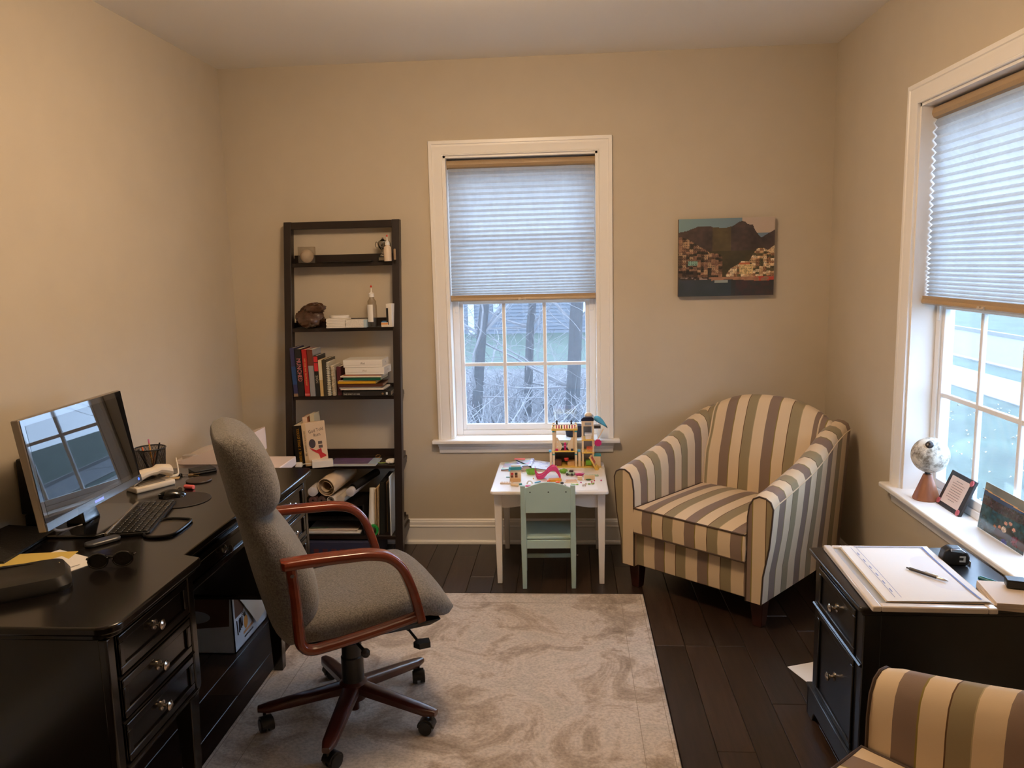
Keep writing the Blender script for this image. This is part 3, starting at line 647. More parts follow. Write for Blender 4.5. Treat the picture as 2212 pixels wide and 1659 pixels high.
for sx in (-1, 1):
    pts = [(sx*.034+.027*math.cos(a), .006, .026+.022*math.sin(a)) for a in [2*PI*k/20 for k in range(20)]]
    mk('lens', MB().loft([[(x_, -.002, z_) for x_, _, z_ in pts], [(x_, .001, z_) for x_, _, z_ in pts]]), M_lens, sg)
    mk('rim', MB().tube([(x_, 0, z_) for x_, _, z_ in pts], .0028, 7, True), M_frame, sg)
    mk('temple', MB().tube(smoothpath([(sx*.064, .002, .034), (sx*.062, .03, .03), (sx*.02, .045, .024), (-sx*.03, .05, .012)], 5), .0026, 6), M_frame, sg)
mk('bridge', MB().tube(smoothpath([(-.009, 0, .032), (0, -.002, .036), (.009, 0, .032)], 4), .0026, 6), M_frame, sg)
lf_ = thing('leather_folder', 'black leather folder lying behind the monitor stand', 'folder', (-1.83, 2.36, ZT), .1)
mk('lower_cover', MB().box((-.085, -.16, 0), (.085, .16, .006)), MATS['black_leather'], lf_, bevel=.002)
mk('upper_cover', MB().loft([[(-.085, y_, .006), (.085, y_, .006), (.085, y_, .010), (-.085, y_, .035-.06*abs(y_))] for y_ in (-.16, -.05, .06, .16)]), MATS['black_leather'], lf_)
# cardboard fruit box under the far pedestal
bx = thing('cardboard_box', 'white and brown printed cardboard box with an open flap under the desk', 'box', (-1.45, 3.13, 0))
M_bw = mat('box_white', (196, 200, 206), .6); M_bb = mat('box_brown', (86, 56, 40), .6)
bm_ = MB(); t = .005
bm_.box((-.32, 0, 0), (0, t, .28)).box((-.32, .36-t, 0), (0, .36, .28)).box((-.32, 0, 0), (-.32+t, .36, .28)).box((-t, 0, 0), (0, .36, .28)).box((-.32, 0, 0), (0, .36, t))
mk('walls', bm_, M_bw, bx, smooth=False)
mk('brown_band', MB().add([(-.318, -.0008, .10), (-.02, -.0008, .125), (-.008, -.0008, .275), (-.318, -.0008, .275)], [(0, 1, 2, 3)]).add([(.0008, .018, .15), (.0008, .1, .15), (.0008, .2, .275), (.0008, .018, .275)], [(0, 1, 2, 3)]), M_bb, bx, smooth=False)
mk('hand_hole', MB().prism([(-.17+.07*math.cos(a), .165+.028*math.sin(a)) for a in [2*PI*k/24 for k in range(24)]], -.0018, -.0012, 'y'), plain((150, 156, 166), .6), bx)
mk('flap', MB().add([(.002, .02, .278), (.002, .36, .278), (.018, .335, .07), (.022, .195, .055)], [(0, 1, 2, 3)]).add([(.0005, .02, .278), (.0005, .36, .278), (.016, .335, .068), (.020, .195, .053)], [(3, 2, 1, 0)]), mat('box_inside', (196, 182, 164), .7), bx, smooth=False)
fru = MB(); fru.ball((.001, .122, .092), .024, 12, sc=(.03, .9, 1.25)); mk('fruit_print', fru, plain((206, 140, 60), .6), bx)
lv = MB()
for k in range(6): lv.add([(.0012, .118, .115), (.0012, .07+.01*k, .155+.008*(k % 2)), (.0012, .126, .117)], [(0, 1, 2)])
mk('leaf_print', lv, plain((58, 50, 34), .6), bx, fix=False, smooth=False)
mk('orange_bar', MB().add([(.0012, .09, .045), (.0012, .09, .058), (.0012, .20, .062), (.0012, .20, .049)], [(0, 1, 2, 3)]), plain((206, 150, 104), .6), bx, smooth=False, fix=False)
M_ink = plain((40, 40, 46), .6)
for k, (ya, za, yb, zb) in enumerate(((.035, .07, .03, .135), (.05, .075, .055, .13), (.06, .08, .06, .135), (.075, .085, .068, .135), (.085, .09, .085, .135))): mk('print_stroke', MB().tube([(.001, ya, za), (.001, yb, zb)], .003, 4), M_ink, bx)
for k in range(7): mk('print_dash', MB().tube([(.001, .10+.014*k, .030), (.001, .107+.014*k, .034)], .003, 4), M_ink, bx)
for k, (xa, za, xb, zb) in enumerate(((-.30, .06, -.29, .105), (-.275, .05, -.285, .105), (-.26, .06, -.26, .11), (-.25, .085, -.19, .09), (-.22, .075, -.22, .085), (-.19, .085, -.18, .10))): mk('print_stroke', MB().tube([(xa, -.001, za), (xb, -.001, zb)], .0035, 4), M_ink, bx)
# floor wastebasket / printer at the far end
pr = thing('printer', 'white glossy printer with a sloped lid standing past the far end of the desk', 'printer', (-1.66, 3.70, 0))
M_prn = mat('printer_white', (236, 216, 204), .25, coat=.4)
mk('stand', MB().box((-.2, -.19, 0), (.28, .22, .58)), M_esp, pr, bevel=.004)
ro = rrect(-.21, .13, -.19, .19, .05, 5)
mk('printer_body', MB().loft([[(x_, y_, .58) for x_, y_ in ro], [(x_*.99, y_*.99, .60) for x_, y_ in ro], [(x_*.9-.005, y_*.9, .735) for x_, y_ in ro]]), M_prn, pr)
lid = rrect(-.215, .135, -.195, .195, .06, 5)
mk('sloped_lid', MB().loft([[(x_*.92, y_*.92, .734) for x_, y_ in lid], [(x_*.96, y_*.96, .742) for x_, y_ in lid], [(x_*.94, y_*.94, .752+.30*max(0, x_+.2)) for x_, y_ in lid]]), M_prn, pr)
mk('display', MB().box((-.17, -.15, .757), (-.11, -.11, .775)), plain((170, 160, 150), .3), pr, rot=None)
mk('paper_tray', MB().box((.12, -.14, .655), (.275, .14, .70)), M_prn, pr, bevel=.004)
mk('tray_slot', MB().box((.2, -.1425, .662), (.272, -.139, .692)), plain((206, 200, 196), .4), pr)
# ================================================================== OFFICE CHAIR (local +x = forward)
M_tweed = mat('grey_tweed', (112, 107, 100), .95, noise=.38, nscale=170, bump=.45, bscale=260, spec=.1, sheen=.25)
M_cherry = mat('cherry_wood', (110, 42, 20), .26, noise=.25, nscale=10, coat=.5, stretch=(.4, 2, 2))
M_mahog = mat('dark_mahogany', (66, 26, 18), .28, noise=.25, nscale=10, coat=.4)
oc = thing('office_chair', 'grey tweed high-back office chair with curved cherry wood arms and a five-star base', 'office chair', (-.80, 2.66, .0095), math.radians(27))
def slab(prof_f, prof_b, widths, nz, exp=3.0, ny=18):
    """upholstered back: prof_f/prof_b = [(z, x)] front and rear, widths = [(z, half width)]"""
    z0, z1 = prof_f[0][0], prof_f[-1][0]; rings = []
    for i in range(nz+1):
        z = z0+(z1-z0)*i/nz; xf, xb, hw = poly_y(prof_f, z), poly_y(prof_b, z), poly_y(widths, z)
        cx, hx = (xf+xb)/2, abs(xf-xb)/2; ring = []
        for k in range(ny*2):
            a = 2*PI*k/(ny*2); ca, sa = math.cos(a), math.sin(a)
            ring.append((cx+hx*math.copysign(abs(ca)**(2/exp), ca), hw*math.copysign(abs(sa)**(2/exp), sa), z))
        rings.append(ring)
    return rings
def smooth_prof(p, n=8):
    q = smoothpath([(a, b, 0) for a, b in p], n); return [(v.x, v.y) for v in q]
# lumbar/back part
pf = smooth_prof([(.40, -.20), (.44, -.15), (.52, -.12), (.61, -.125), (.70, -.162), (.78, -.21), (.835, -.245), (.865, -.28)])
pb = smooth_prof([(.40, -.245), (.44, -.275), (.52, -.298), (.62, -.322), (.72, -.342), (.80, -.358), (.865, -.37)])
wd = smooth_prof([(.40, .17), (.44, .215), (.52, .24), (.65, .245), (.80, .235), (.865, .222)])
mk('backrest', MB().loft(slab(pf, pb, wd, 26)), M_tweed, oc, angle=60)
# head part: swollen pillow over the crease
pf = smooth_prof([(.852, -.30), (.862, -.25), (.90, -.222), (.97, -.228), (1.04, -.255), (1.09, -.29), (1.112, -.325), (1.12, -.36)])
pb = smooth_prof([(.85, -.365), (.87, -.378), (.92, -.388), (.99, -.402), (1.05, -.412), (1.09, -.416), (1.112, -.405), (1.12, -.375)])
wd = smooth_prof([(.85, .21), (.87, .228), (.93, .236), (1.0, .236), (1.06, .23), (1.10, .212), (1.12, .175)])
mk('headrest', MB().loft(slab(pf, pb, wd, 26, 3.6)), M_tweed, oc, angle=60)
for sy in (-1, 1): mk('button', MB().ball((-.262, sy*.1, .862), .012, 10), M_tweed, oc)
# seat: saddle cushion with a waterfall front
def seat_rings():
    rings = []; n = 24
    for i in range(n+1):
        t = i/n; x = -.25+.585*t
        hw = .25*(1-.9*max(0, abs(2*t-1)-.55)**2)*(1 if t > .04 else .85)
        e = math.sqrt(max(.02, 1-max(0, (t-.84)/.16)**2)) if t > .84 else (math.sqrt(max(.1, 1-max(0, (.06-t)/.06)**2)))
        zc = .452+.012*math.sin(PI*t)+.022*math.exp(-((t-.76)/.2)**2)-.03*max(0, (t-.84)/.16)
        hh = (.058+.010*math.exp(-((t-.8)/.2)**2))*e; top, bot = zc+hh, zc-hh
        hw *= (.82+.18*e)
        ring = []
        for k in range(28):
            a = 2*PI*k/28; ca, sa = math.cos(a), math.sin(a)
            ring.append((x, hw*math.copysign(abs(ca)**.7, ca), (top+bot)/2+(top-bot)/2*math.copysign(abs(sa)**.62, sa)))
        rings.append(ring)
    return rings
mk('seat', MB().loft(seat_rings()), M_tweed, oc, angle=70)
mk('seat_pan', MB().loft([[(-.2, -.2, .385), (.24, -.2, .385), (.24, .2, .385), (-.2, .2, .385)], [(-.22, -.22, .41), (.28, -.22, .41), (.28, .22, .41), (-.22, .22, .41)]]), M_plblack, oc, bevel=.008)
def arm(sy):
    y = sy*.292
    path = smoothpath([(-.255, y, .722), (-.17, y, .722), (-.05, y, .717), (.02, y, .712), (.08, y, .694), (.122, y, .652), (.148, y, .59), (.166, y, .525), (.18, y, .458)], 6)
    rings = []; k = len(path)
    for i, p in enumerate(path):
        a = path[max(0, i-1)]; c = path[min(k-1, i+1)]; t = (c-a).normalized(); nrm = Vector((-t.z, 0, t.x))
        if nrm.z < 0 and t.x > .3: nrm = -nrm
        tw = .030 if i < k*.55 else .030-.006*(i-k*.55)/(k*.45)
        th = .016
        f = .55 if i == 0 else 1
        rings.append([p+Vector((0, 1, 0))*(tw*f*math.copysign(abs(math.cos(b))**.5, math.cos(b)))+nrm*(th*math.copysign(abs(math.sin(b))**.5, math.sin(b))) for b in [2*PI*j/16 for j in range(16)]])
    o = mk('armrest', MB().loft(rings), M_cherry, oc, angle=40)
    lp = smoothpath([(-.225, y, .712), (-.218, y, .60), (-.214, y, .50), (-.208, y, .452), (-.18, y, .430), (-.12, y, .432), (0, y, .446), (.12, y, .464), (.172, y, .474)], 6)
    mk('arm_frame', MB().tube(lp, .021, 12, flat=.85), M_cherry, o)
    mk('arm_screw', MB().cyl((-.225, y-sy*.03, .69), (-.225, y+sy*.024, .69), .006, n=10), M_steel, o)
arm(-1); arm(1)
# tilt mechanism, levers, column, base
mk('tilt_box', MB().box((-.10, -.09, .335), (.14, .09, .39)), M_plblack, oc, bevel=.012)
mk('tilt_knob', MB().cyl((.14, 0, .36), (.20, 0, .36), .022, n=14), M_plblack, oc, bevel=.003)
mk('height_lever', MB().tube([(.13, -.06, .37), (.185, -.12, .345), (.205, -.145, .315)], .005, 8).prism([(.19, -.15), (.205, -.175), (.245, -.175), (.25, -.14), (.21, -.13)], .292, .312), M_plblack, oc)
mk('back_lever', MB().tube([(-.02, -.1, .36), (.0, -.24, .36)], .006, 8).ball((.0, -.25, .36), .016, 10), M_plblack, oc)
mk('gas_column', MB().lathe([(0, .10), (.040, .12), (.040, .235), (.036, .24), (.036, .29), (.032, .295), (.032, .34), (0, .34)], 24), M_plblack, oc)
mk('hub', MB().lathe([(0, .03), (.018, .03), (.018, .07), (.045, .075), (.05, .09), (.05, .135), (.04, .145), (0, .145)], 24), M_mahog, oc)
R_ = .332
for k in range(5):
    a = math.radians(197.5+72*k-27); ca, sa = math.cos(a), math.sin(a); M_ = Matrix.Rotation(a, 4, 'Z')
    rings = []
    for i in range(9):
        t = i/8; r_ = .03+(R_+.005-.03)*t; zt = .138-.048*t; wdt = .032-.008*t; th = .040-.012*t
        if i == 8: wdt *= .55; th *= .7
        rings.append([(r_, wdt*math.copysign(abs(math.cos(b))**.6, math.cos(b)), zt-th/2+th/2*math.copysign(abs(math.sin(b))**.6, math.sin(b))) for b in [2*PI*j/14 for j in range(14)]])
    lg = mk('base_leg', MB().loft(rings, M=M_), M_mahog, oc, angle=40)
    cx, cy = R_*.95*ca, R_*.95*sa; b2 = a+1.9+.7*k
    Mc = Matrix.Translation((cx, cy, 0)) @ Matrix.Rotation(b2, 4, 'Z')
    cm = MB().cyl((0, 0, .045), (0, 0, .075), .006, n=10, M=Mc)
    for s_ in (-1, 1): cm.cyl((.016, s_*.006, .0265), (.016, s_*.024, .0265), .0262, .024, n=20, M=Mc)
    cm.loft([[(.016+.03*math.cos(q), y_, .0285+.03*math.sin(q)) for q in [PI*j/10-.1 for j in range(11)]]+[(-.0, y_, .026)] for y_ in (-.020, .020)], M=Mc)
    mk('caster', cm, M_plblack, lg)
# ================================================================== LADDER SHELF
SX0, SX1 = -1.592, -.935
ls = thing('ladder_shelf', 'tall dark brown leaning ladder shelf with five shelves against the far wall', 'shelf', (SX0, 4.2, 0))
SW = SX1-SX0
def post_y(z): return 4.165+(4.455-4.165)*z/1.895      # world y of the front of the posts
def LY(y): return y-4.2
PWID, PDEP = .042, .05
for x_ in (0, SW-PWID):
    p = MB().loft([[(x_, LY(post_y(z)), z), (x_+PWID, LY(post_y(z)), z), (x_+PWID, LY(post_y(z))+PDEP, z), (x_, LY(post_y(z))+PDEP, z)] for z in (0, 1.895)])
    mk('side_post', p, M_shelf, ls, bevel=.002)
mk('top_rail', MB().box((PWID, LY(post_y(1.875)), 1.853), (SW-PWID, LY(post_y(1.875))+.045, 1.893)), M_shelf, ls, bevel=.002)
SZ = [1.665, 1.305, .928, .545, .155]      # top surface of each shelf
YB = 4.495
for i, z in enumerate(SZ):
    yf = post_y(z)+.012
    s = mk('shelf_board', MB().box((PWID*.5, LY(yf), z-.022), (SW-PWID*.5, LY(YB), z)), M_shelf, ls, bevel=.002)
    for x_ in (PWID-.013, SW-PWID-.001):
        pr_ = MB(); ya, yb = LY(yf)+.03, LY(YB)
        pr_.prism([(ya, z), (yb, z), (yb, z+.028), (ya+.02, z+.028)], x_, x_+.014, 'x'); mk('side_lip', pr_, M_shelf, s)
    mk('back_lip', MB().box((PWID, LY(YB)-.016, z), (SW-PWID, LY(YB), z+(.045 if i != 3 else .04))), M_shelf, s)
    ya, yb = LY(post_y(z)+PDEP-.005), LY(max(4.40, post_y(z)+PDEP+.02))
    for x_ in (.004, SW-.016):
        br = MB(); br.prism([(ya, z+.02), (yb, z+.02), (yb, z-.015), (ya+.01, z-.05), (ya, z-.05)], x_, x_+.012, 'x'); mk('side_bracket', br, M_shelf, s)
# ---------------- things on the shelves (world coordinates)
def S(i): return SZ[i]+.0006
# shelf 1
bc = thing('baseball_case', 'clear plastic cube displaying a baseball on the top shelf', 'display case', (-1.455, 4.415, S(0)), .25)
M_clear = glassy('clear_plastic', (.93, .91, .88), .09, .02)
cm = MB(); a = .045
for q in (((-a, -a, 0), (a, a, .0015)), ((-a, -a, .0875), (a, a, .089)), ((-a, -a, 0), (-a+.0015, a, .089)), ((a-.0015, -a, 0), (a, a, .089)), ((-a, -a, 0), (a, -a+.0015, .089)), ((-a, a-.0015, 0), (a, a, .089))): cm.box(*q)
mk('clear_cube', cm, M_clear, bc, smooth=False)
bl = tag(mk('baseball', MB().ball((0, 0, .0365), .0365, 24), mat('ball_leather', (216, 200, 178), .55), loc=(-1.455, 4.415, S(0)+.002), rot=(0, 0, .4)), 'white baseball inside the clear cube on the top shelf', 'baseball')
mk('stitching', MB().tube([(.0367*math.cos(t)*(.78+.2*math.cos(2*t)), .0367*math.sin(t)*(.78+.2*math.cos(2*t)), .0365+.0355*math.sin(2*t)*.62) for t in [2*PI*k/40 for k in range(40)]], .0008, 5, True), plain((150, 70, 60), .6), bl)
tp = thing('trophy_cup', 'small silver trophy cup with two handles at the back of the top shelf', 'trophy', (-1.03, 4.445, S(0)))
M_silv = mat('silver', (176, 170, 160), .2, 1.)
mk('plinth', MB().box((-.026, -.026, 0), (.026, .026, .028)), M_plblack, tp, bevel=.002)
mk('plaque', MB().box((-.02, -.0272, .006), (.02, -.026, .022)), M_silv, tp)
mk('cup', MB().lathe([(0, .028), (.02, .028), (.017, .036), (.007, .042), (.007, .055), (.012, .06), (.012, .064), (.024, .076), (.03, .092), (.031, .104), (.025, .106), (.025, .110), (.012, .118), (.005, .124), (.005, .130), (0, .132)], 24), M_silv, tp)
for sx in (-1, 1): mk('handle', MB().tube(smoothpath([(sx*.024, 0, .078), (sx*.040, 0, .080), (sx*.042, 0, .095), (sx*.036, 0, .108), (sx*.030, 0, .102)], 5), .0025, 7), M_silv, tp)
def squeeze(label, loc, r, h, body, cap_h, lab=None):
    T = thing('squeeze_bottle', label, 'bottle', loc, 0, 'squeeze bottles on the ladder shelf')
    mk('bottle_body', MB().lathe([(0, 0), (r*.95, 0), (r, .004), (r, h*.72), (r*.9, h*.78), (r*.92, h*.86), (r*.55, h*.95), (r*.5, h), (0, h)], 24), body, T)
    mk('nozzle', MB().lathe([(0, h), (r*.62, h), (r*.6, h+cap_h*.3), (r*.2, h+cap_h*.42), (r*.1, h+cap_h*.86), (0, h+cap_h*.86)], 18), M_white, T)
    mk('red_tip', MB().lathe([(0, h+cap_h*.82), (r*.2, h+cap_h*.82), (r*.22, h+cap_h*.92), (r*.1, h+cap_h), (0, h+cap_h)], 12), plain((206, 60, 40), .5), T)
    if lab:
        n = 10; ar = [-PI/2-1.1+1.5*k/n for k in range(n+1)]
        mk('paper_label', MB().sheet([[((r+.0006)*math.cos(q), (r+.0006)*math.sin(q), z_) for q in ar] for z_ in lab]), M_paper, T, fix=False)
    return T
squeeze('white glue bottle with a red tip on the top shelf beside the trophy', (-.995, 4.40, S(0)), .0215, .088, mat('glue_white', (226, 206, 184), .45), .055)
squeeze('taller clear squeeze bottle with a white label and red tip on the second shelf', (-1.09, 4.37, S(1)), .026, .165, glassy('frosted_plastic', (.80, .76, .70), .10, .35), .065, (.03, .125))
tag(mk('wooden_tag', MB().box((-.006, -.025, 0), (.006, .025, .062)), plain((150, 124, 96), .6), loc=(-.955, 4.395, S(0)+.005), rot=(0, 0, .25), bevel=.004), 'small rounded wooden tag at the right end of the top shelf', 'tag')
tag(mk('flat_tray', MB().box((-.14, -.03, 0), (.14, .03, .006)), mat('tray_black', (18, 15, 14), .3), loc=(-1.23, 4.43, S(0)), bevel=.002), 'thin black flat box lying in the middle of the top shelf', 'box')
# shelf 2
def crumple(rx, ry, rz, seed, n=26, amp=.16):
    rings = []
    for i in range(n//2+1):
        t = PI*i/(n//2); ring = []
        for k in range(n):
            q = 2*PI*k/n; d = 1+amp*(vnoise(seed+3*math.cos(q)*math.sin(t)+i*.13, seed+4*math.sin(q)+2.4*math.cos(t))-.5)*2+amp*.5*math.sin(5*q+3*t+seed)
            s_ = max(math.sin(t), .02)
            ring.append((rx*d*s_*math.cos(q), ry*d*s_*math.sin(q), rz*(1-math.cos(t)*d*.98)*.5*2))
        rings.append(ring)
    return rings
M_bag = mat('brown_bag', (74, 50, 36), .22, noise=.25, nscale=20, bump=.9, bscale=22, coat=.3)
bgt = thing('plastic_bag', 'crumpled shiny dark brown plastic bag at the left of the second shelf', 'bag', (-1.455, 4.385, S(1)))
mk('bag_body', MB().loft([[(x_, y_, max(0, z_*.92)) for x_, y_, z_ in r] for r in crumple(.078, .062, .058, 2.3)]), M_bag, bgt, angle=25)
mk('bag_top', MB().loft([[(x_*1.1+.03+.25*(z_-.05), y_*.8, max(.02, z_*.8+.07)) for x_, y_, z_ in r] for r in crumple(.062, .055, .042, 6.1)]), M_bag, bgt, angle=25)
def stackbox(name, label, cat, x0, x1, y0, y1, z0, z1, m, rz=0., group=None, bevel=.0015):
    cx, cy = (x0+x1)/2, (y0+y1)/2
    return tag(mk(name, MB().box((x0-cx, y0-cy, 0), (x1-cx, y1-cy, z1-z0)), m, loc=(cx, cy, z0), rot=(0, 0, rz), bevel=bevel), label, cat, group)
z = S(1)
for k in range(6):
    stackbox('card_pack', ('bottom','second lowest','third lowest','third from top','second from top','topmost')[k]+' white card pack in the stack of six on the second shelf', 'card pack', -1.345+.002*(k % 2), -1.235+.003*(k % 3), 4.335, 4.44, z, z+.0085, M_card, 0, 'white card packs on the second shelf'); z += .0088
lid_ = tag(mk('round_disc', MB().lathe([(0, 0), (.054, 0), (.055, .003), (.055, .011), (.052, .014), (0, .014)], 32), M_white, loc=(-1.285, 4.40, z+.0005)), 'round white disc resting on the stack of white card packs', 'disc')
wb_ = thing('textured_box', 'low white textured box with a pale blue end on the second shelf', 'box', (-1.185, 4.38, S(1)))
mk('box_body', MB().box((-.055, -.045, 0), (.052, .045, .044)), mat('textured_white', (222, 216, 206), .7, noise=.1, nscale=160, bump=.4, bscale=220), wb_, bevel=.002)
mk('blue_end', MB().box((.051, -.044, .0), (.068, .044, .043)), plain((176, 196, 206), .6), wb_, bevel=.002)
jr = thing('small_carton', 'tiny white and orange carton with a blue end on the second shelf', 'carton', (-1.015, 4.36, S(1)))
mk('carton_body', MB().box((-.022, -.014, 0), (.016, .014, .026)), plain((226, 214, 196), .6), jr, bevel=.001)
mk('orange_stripe', MB().box((-.0222, -.0143, .014), (.0162, -.0138, .022)), plain((226, 150, 80), .6), jr)
mk('blue_end', MB().box((-.02, -.01, .0), (.024, .03, .032)), plain((50, 110, 160), .5), jr, bevel=.001)
fb = thing('phone_box', 'narrow upright white box with a black panel at the right end of the second shelf', 'box', (-.985, 4.375, S(1)), -.2)
mk('box_body', MB().box((-.016, -.03, 0), (.016, .03, .128)), M_card, fb, bevel=.001)
mk('black_panel', MB().box((-.0165, -.0308, .012), (-.004, -.0298, .104)), plain((34, 32, 32), .4), fb)
# shelf 3: upright books
def book(label, x0, x1, h, dep, rgb, lean=0., yf=4.305, si=2, page=(222, 210, 186), title=None, tcol=(230, 200, 190), tsize=.02, group='books standing on the third shelf', pos=.5, hard=True, tsx=1., bands=()):
    """upright book, spine facing the room"""
    t = x1-x0; T = thing('book', label, 'book', ((x0+x1)/2+(.007 if si == 2 else .004), yf, S(si)+t/2*abs(math.sin(lean))), 0, group, rot=(0, lean, 0))
    c = plain(rgb, .45); e = .002
    cov = MB().box((-t/2, 0, 0), (t/2, .003, h)).box((-t/2, 0, 0), (-t/2+e, dep, h)).box((t/2-e, 0, 0), (t/2, dep, h))
    mk('cover', cov, c, T, bevel=.0008, seg=1)
    mk('pages', MB().box((-t/2+e, .003, .003), (t/2-e, dep-.003, h-.003)), plain(page, .8), T, smooth=False)
    for (za, zb, col) in bands: mk('spine_band', MB().box((-t/2-.0002, -.0006, za*h), (t/2+.0002, .0, zb*h)), plain(col, .5), T)
    if title: text('spine_title', title, tsize, plain(tcol, .5), T, (0, -.0009, h*pos), (PI/2, PI/2, 0), .0003, 'CENTER', tsx)
    return T
ln = -.034
book('tall blue and purple book at the left end of the third shelf', -1.548, -1.524, .272, .17, (48, 46, 86), ln, bands=((.25, .62, (36, 70, 120)), (.0, .06, (150, 120, 90))))
book('thick black book with pink spine lettering on the third shelf', -1.522, -1.486, .266, .17, (30, 28, 30), ln, title='MUNCHED', tcol=(216, 130, 130), tsize=.034, pos=.56, tsx=.78)
book('bright red book with small gold spine lettering on the third shelf', -1.484, -1.456, .262, .16, (178, 34, 34), ln*.8, title='EVERY OTHER THING  THE LONG JOURNEY', tcol=(222, 180, 110), tsize=.0125, pos=.52, tsx=.62, bands=((.02, .06, (206, 110, 100)),))
book('brown and silver book with a pointed spine pattern on the third shelf', -1.454, -1.424, .262, .15, (150, 150, 152), ln*.6, bands=((.66, 1.0, (110, 52, 36)),))
book('black book with red spine blocks on the third shelf', -1.421, -1.399, .228, .15, (32, 30, 28), ln*.5, title='SIGN', tcol=(180, 170, 150), tsize=.02, pos=.42, bands=((.84, .98, (196, 46, 50)), (.62, .82, (196, 46, 50))))
book('slim cream and tan book on the third shelf', -1.397, -1.378, .204, .14, (206, 176, 120), ln*.4, bands=((.45, 1.0, (222, 206, 172)),))
book('plain dark olive book on the third shelf', -1.376, -1.356, .206, .18, (62, 56, 44), 0)
def spiral(label, x, h, n, r, rgb):
    T = thing('spiral_notebook', label, 'notebook', (x, 4.31, S(2)), 0, 'spiral notebooks on the third shelf', rot=(0, -.02, 0))
    mk('notebook_pages', MB().box((-.008, .012, 0), (.008, .15, h)), plain((214, 206, 190), .7), T, bevel=.0008, seg=1)
    for k in range(n):
        z_ = h*(k+.6)/n; mk('coil', MB().tube([(r*math.cos(q), .010+r*math.sin(q), z_) for q in [2*PI*j/12 for j in range(12)]], h/n*.28, 5, True), plain(rgb, .4), T)
spiral('larger spiral notebook with pale rings on the third shelf', -1.342, .190, 19, .012, (206, 200, 180))
spiral('smaller spiral notebook with fine rings beside the maroon book', -1.316, .170, 22, .009, (200, 182, 150))
book('small maroon book beside the stacked white boxes', -1.306, -1.281, .162, .12, (84, 32, 40), 0, yf=4.33)
# shelf 3: lying stack
z = S(2)
def lying(label, x0, x1, yf, dep, th, rgb, rz=0., cat='book', name='flat_book', page=None, group='items stacked flat on the third shelf'):
    global z
    cx = (x0+x1)/2; T = thing(name, label, cat, (cx, yf, z), rz, group); hw = (x1-x0)/2
    if page and th > .006:
        c = plain(rgb, .45)
        mk('cover', MB().box((-hw, 0, 0), (hw, dep, .002)).box((-hw, 0, th-.002), (hw, dep, th)).box((-hw, 0, 0), (hw, .003, th)), c, T, bevel=.0008, seg=1)
        mk('pages', MB().box((-hw+.002, .003, .002), (hw-.002, dep-.002, th-.002)), plain(page, .8), T, smooth=False)
    else:
        mk('cover', MB().box((-hw, 0, 0), (hw, dep, th)), plain(rgb, .6), T, bevel=.0008, seg=1)
    z += th+.0006; return T
t = lying('large black book lying at the bottom of the stack on the third shelf', -1.262, -.990, 4.30, .17, .026, (34, 30, 29), 0, page=(200, 190, 170))
text('spine_title', 'THE SPIRIT OF FIRE', .011, plain((200, 196, 186), .5), t, (-.085, -.0008, .010), (PI/2, 0, 0))
mk('gold_seal', MB().cyl((.09, -.001, .012), (.09, .0, .012), .006, n=16), plain((140, 112, 80), .5), t)
mk('white_seal', MB().box((.108, -.001, .006), (.118, 0, .02)), plain((206, 214, 220), .5), t)
lying('thin dark folder lying above the large black book', -1.255, -1.02, 4.315, .16, .006, (44, 38, 36), .03, 'folder', 'flat_folder')
lying('lower white booklet in the flat stack on the third shelf', -1.275, -1.03, 4.305, .15, .009, (224, 212, 194), -.02, 'booklet', 'flat_booklet')
lying('upper white booklet in the flat stack under the brown book', -1.28, -1.05, 4.308, .15, .007, (228, 216, 198), .05, 'booklet', 'flat_booklet')
lying('dark brown book lying in the flat stack on the third shelf', -1.285, -1.035, 4.30, .165, .016, (84, 44, 28), .03, page=(160, 130, 100))
lying('yellow book lying in the flat stack on the third shelf', -1.29, -1.075, 4.31, .15, .014, (214, 164, 30), -.01, page=(220, 190, 120))
lying('cream sheaf of paper curling out above the yellow book', -1.285, -1.06, 4.315, .15, .004, (214, 190, 150), .05, 'paper', 'paper_sheaf')
lying('green book lying in the flat stack under the white boxes', -1.258, -1.045, 4.308, .16, .017, (20, 92, 66), -.04, page=(214, 200, 170))
lying('white booklet lying just above the green book', -1.272, -1.04, 4.302, .15, .008, (226, 212, 190), -.03, 'booklet', 'flat_booklet')
lying('rust-edged booklet directly under the white boxes', -1.255, -1.05, 4.31, .14, .006, (170, 100, 76), 0, 'booklet', 'flat_booklet')
def tabletbox(label, x0, x1, th, rz, ink):
    global z
    T = thing('tablet_box', label, 'box', ((x0+x1)/2, 4.305, z), rz, 'white tablet boxes on the third shelf'); hw = (x1-x0)/2
    mk('box_lid', MB().box((-hw, 0, .012), (hw, .155, th)), M_card, T, bevel=.001)
    mk('box_base', MB().box((-hw+.0008, .0008, 0), (hw-.0008, .1542, .012)), M_card, T, bevel=.001)
    text('box_print', 'iPad', .014, plain(ink, .6), T, (0, -.0008, th*.52), (PI/2, 0, 0))
    mk('side_mark', MB().cyl((hw-.0004, .08, th*.5), (hw+.0008, .08, th*.5), .005, n=14), plain(ink, .6), T)
    z += th+.0008
tabletbox('lower white tablet box on the flat stack of books', -1.245, -1.022, .040, -.03, (196, 178, 156))
tabletbox('upper white tablet box on top of the flat stack of books', -1.252, -1.032, .041, .0, (110, 98, 86))
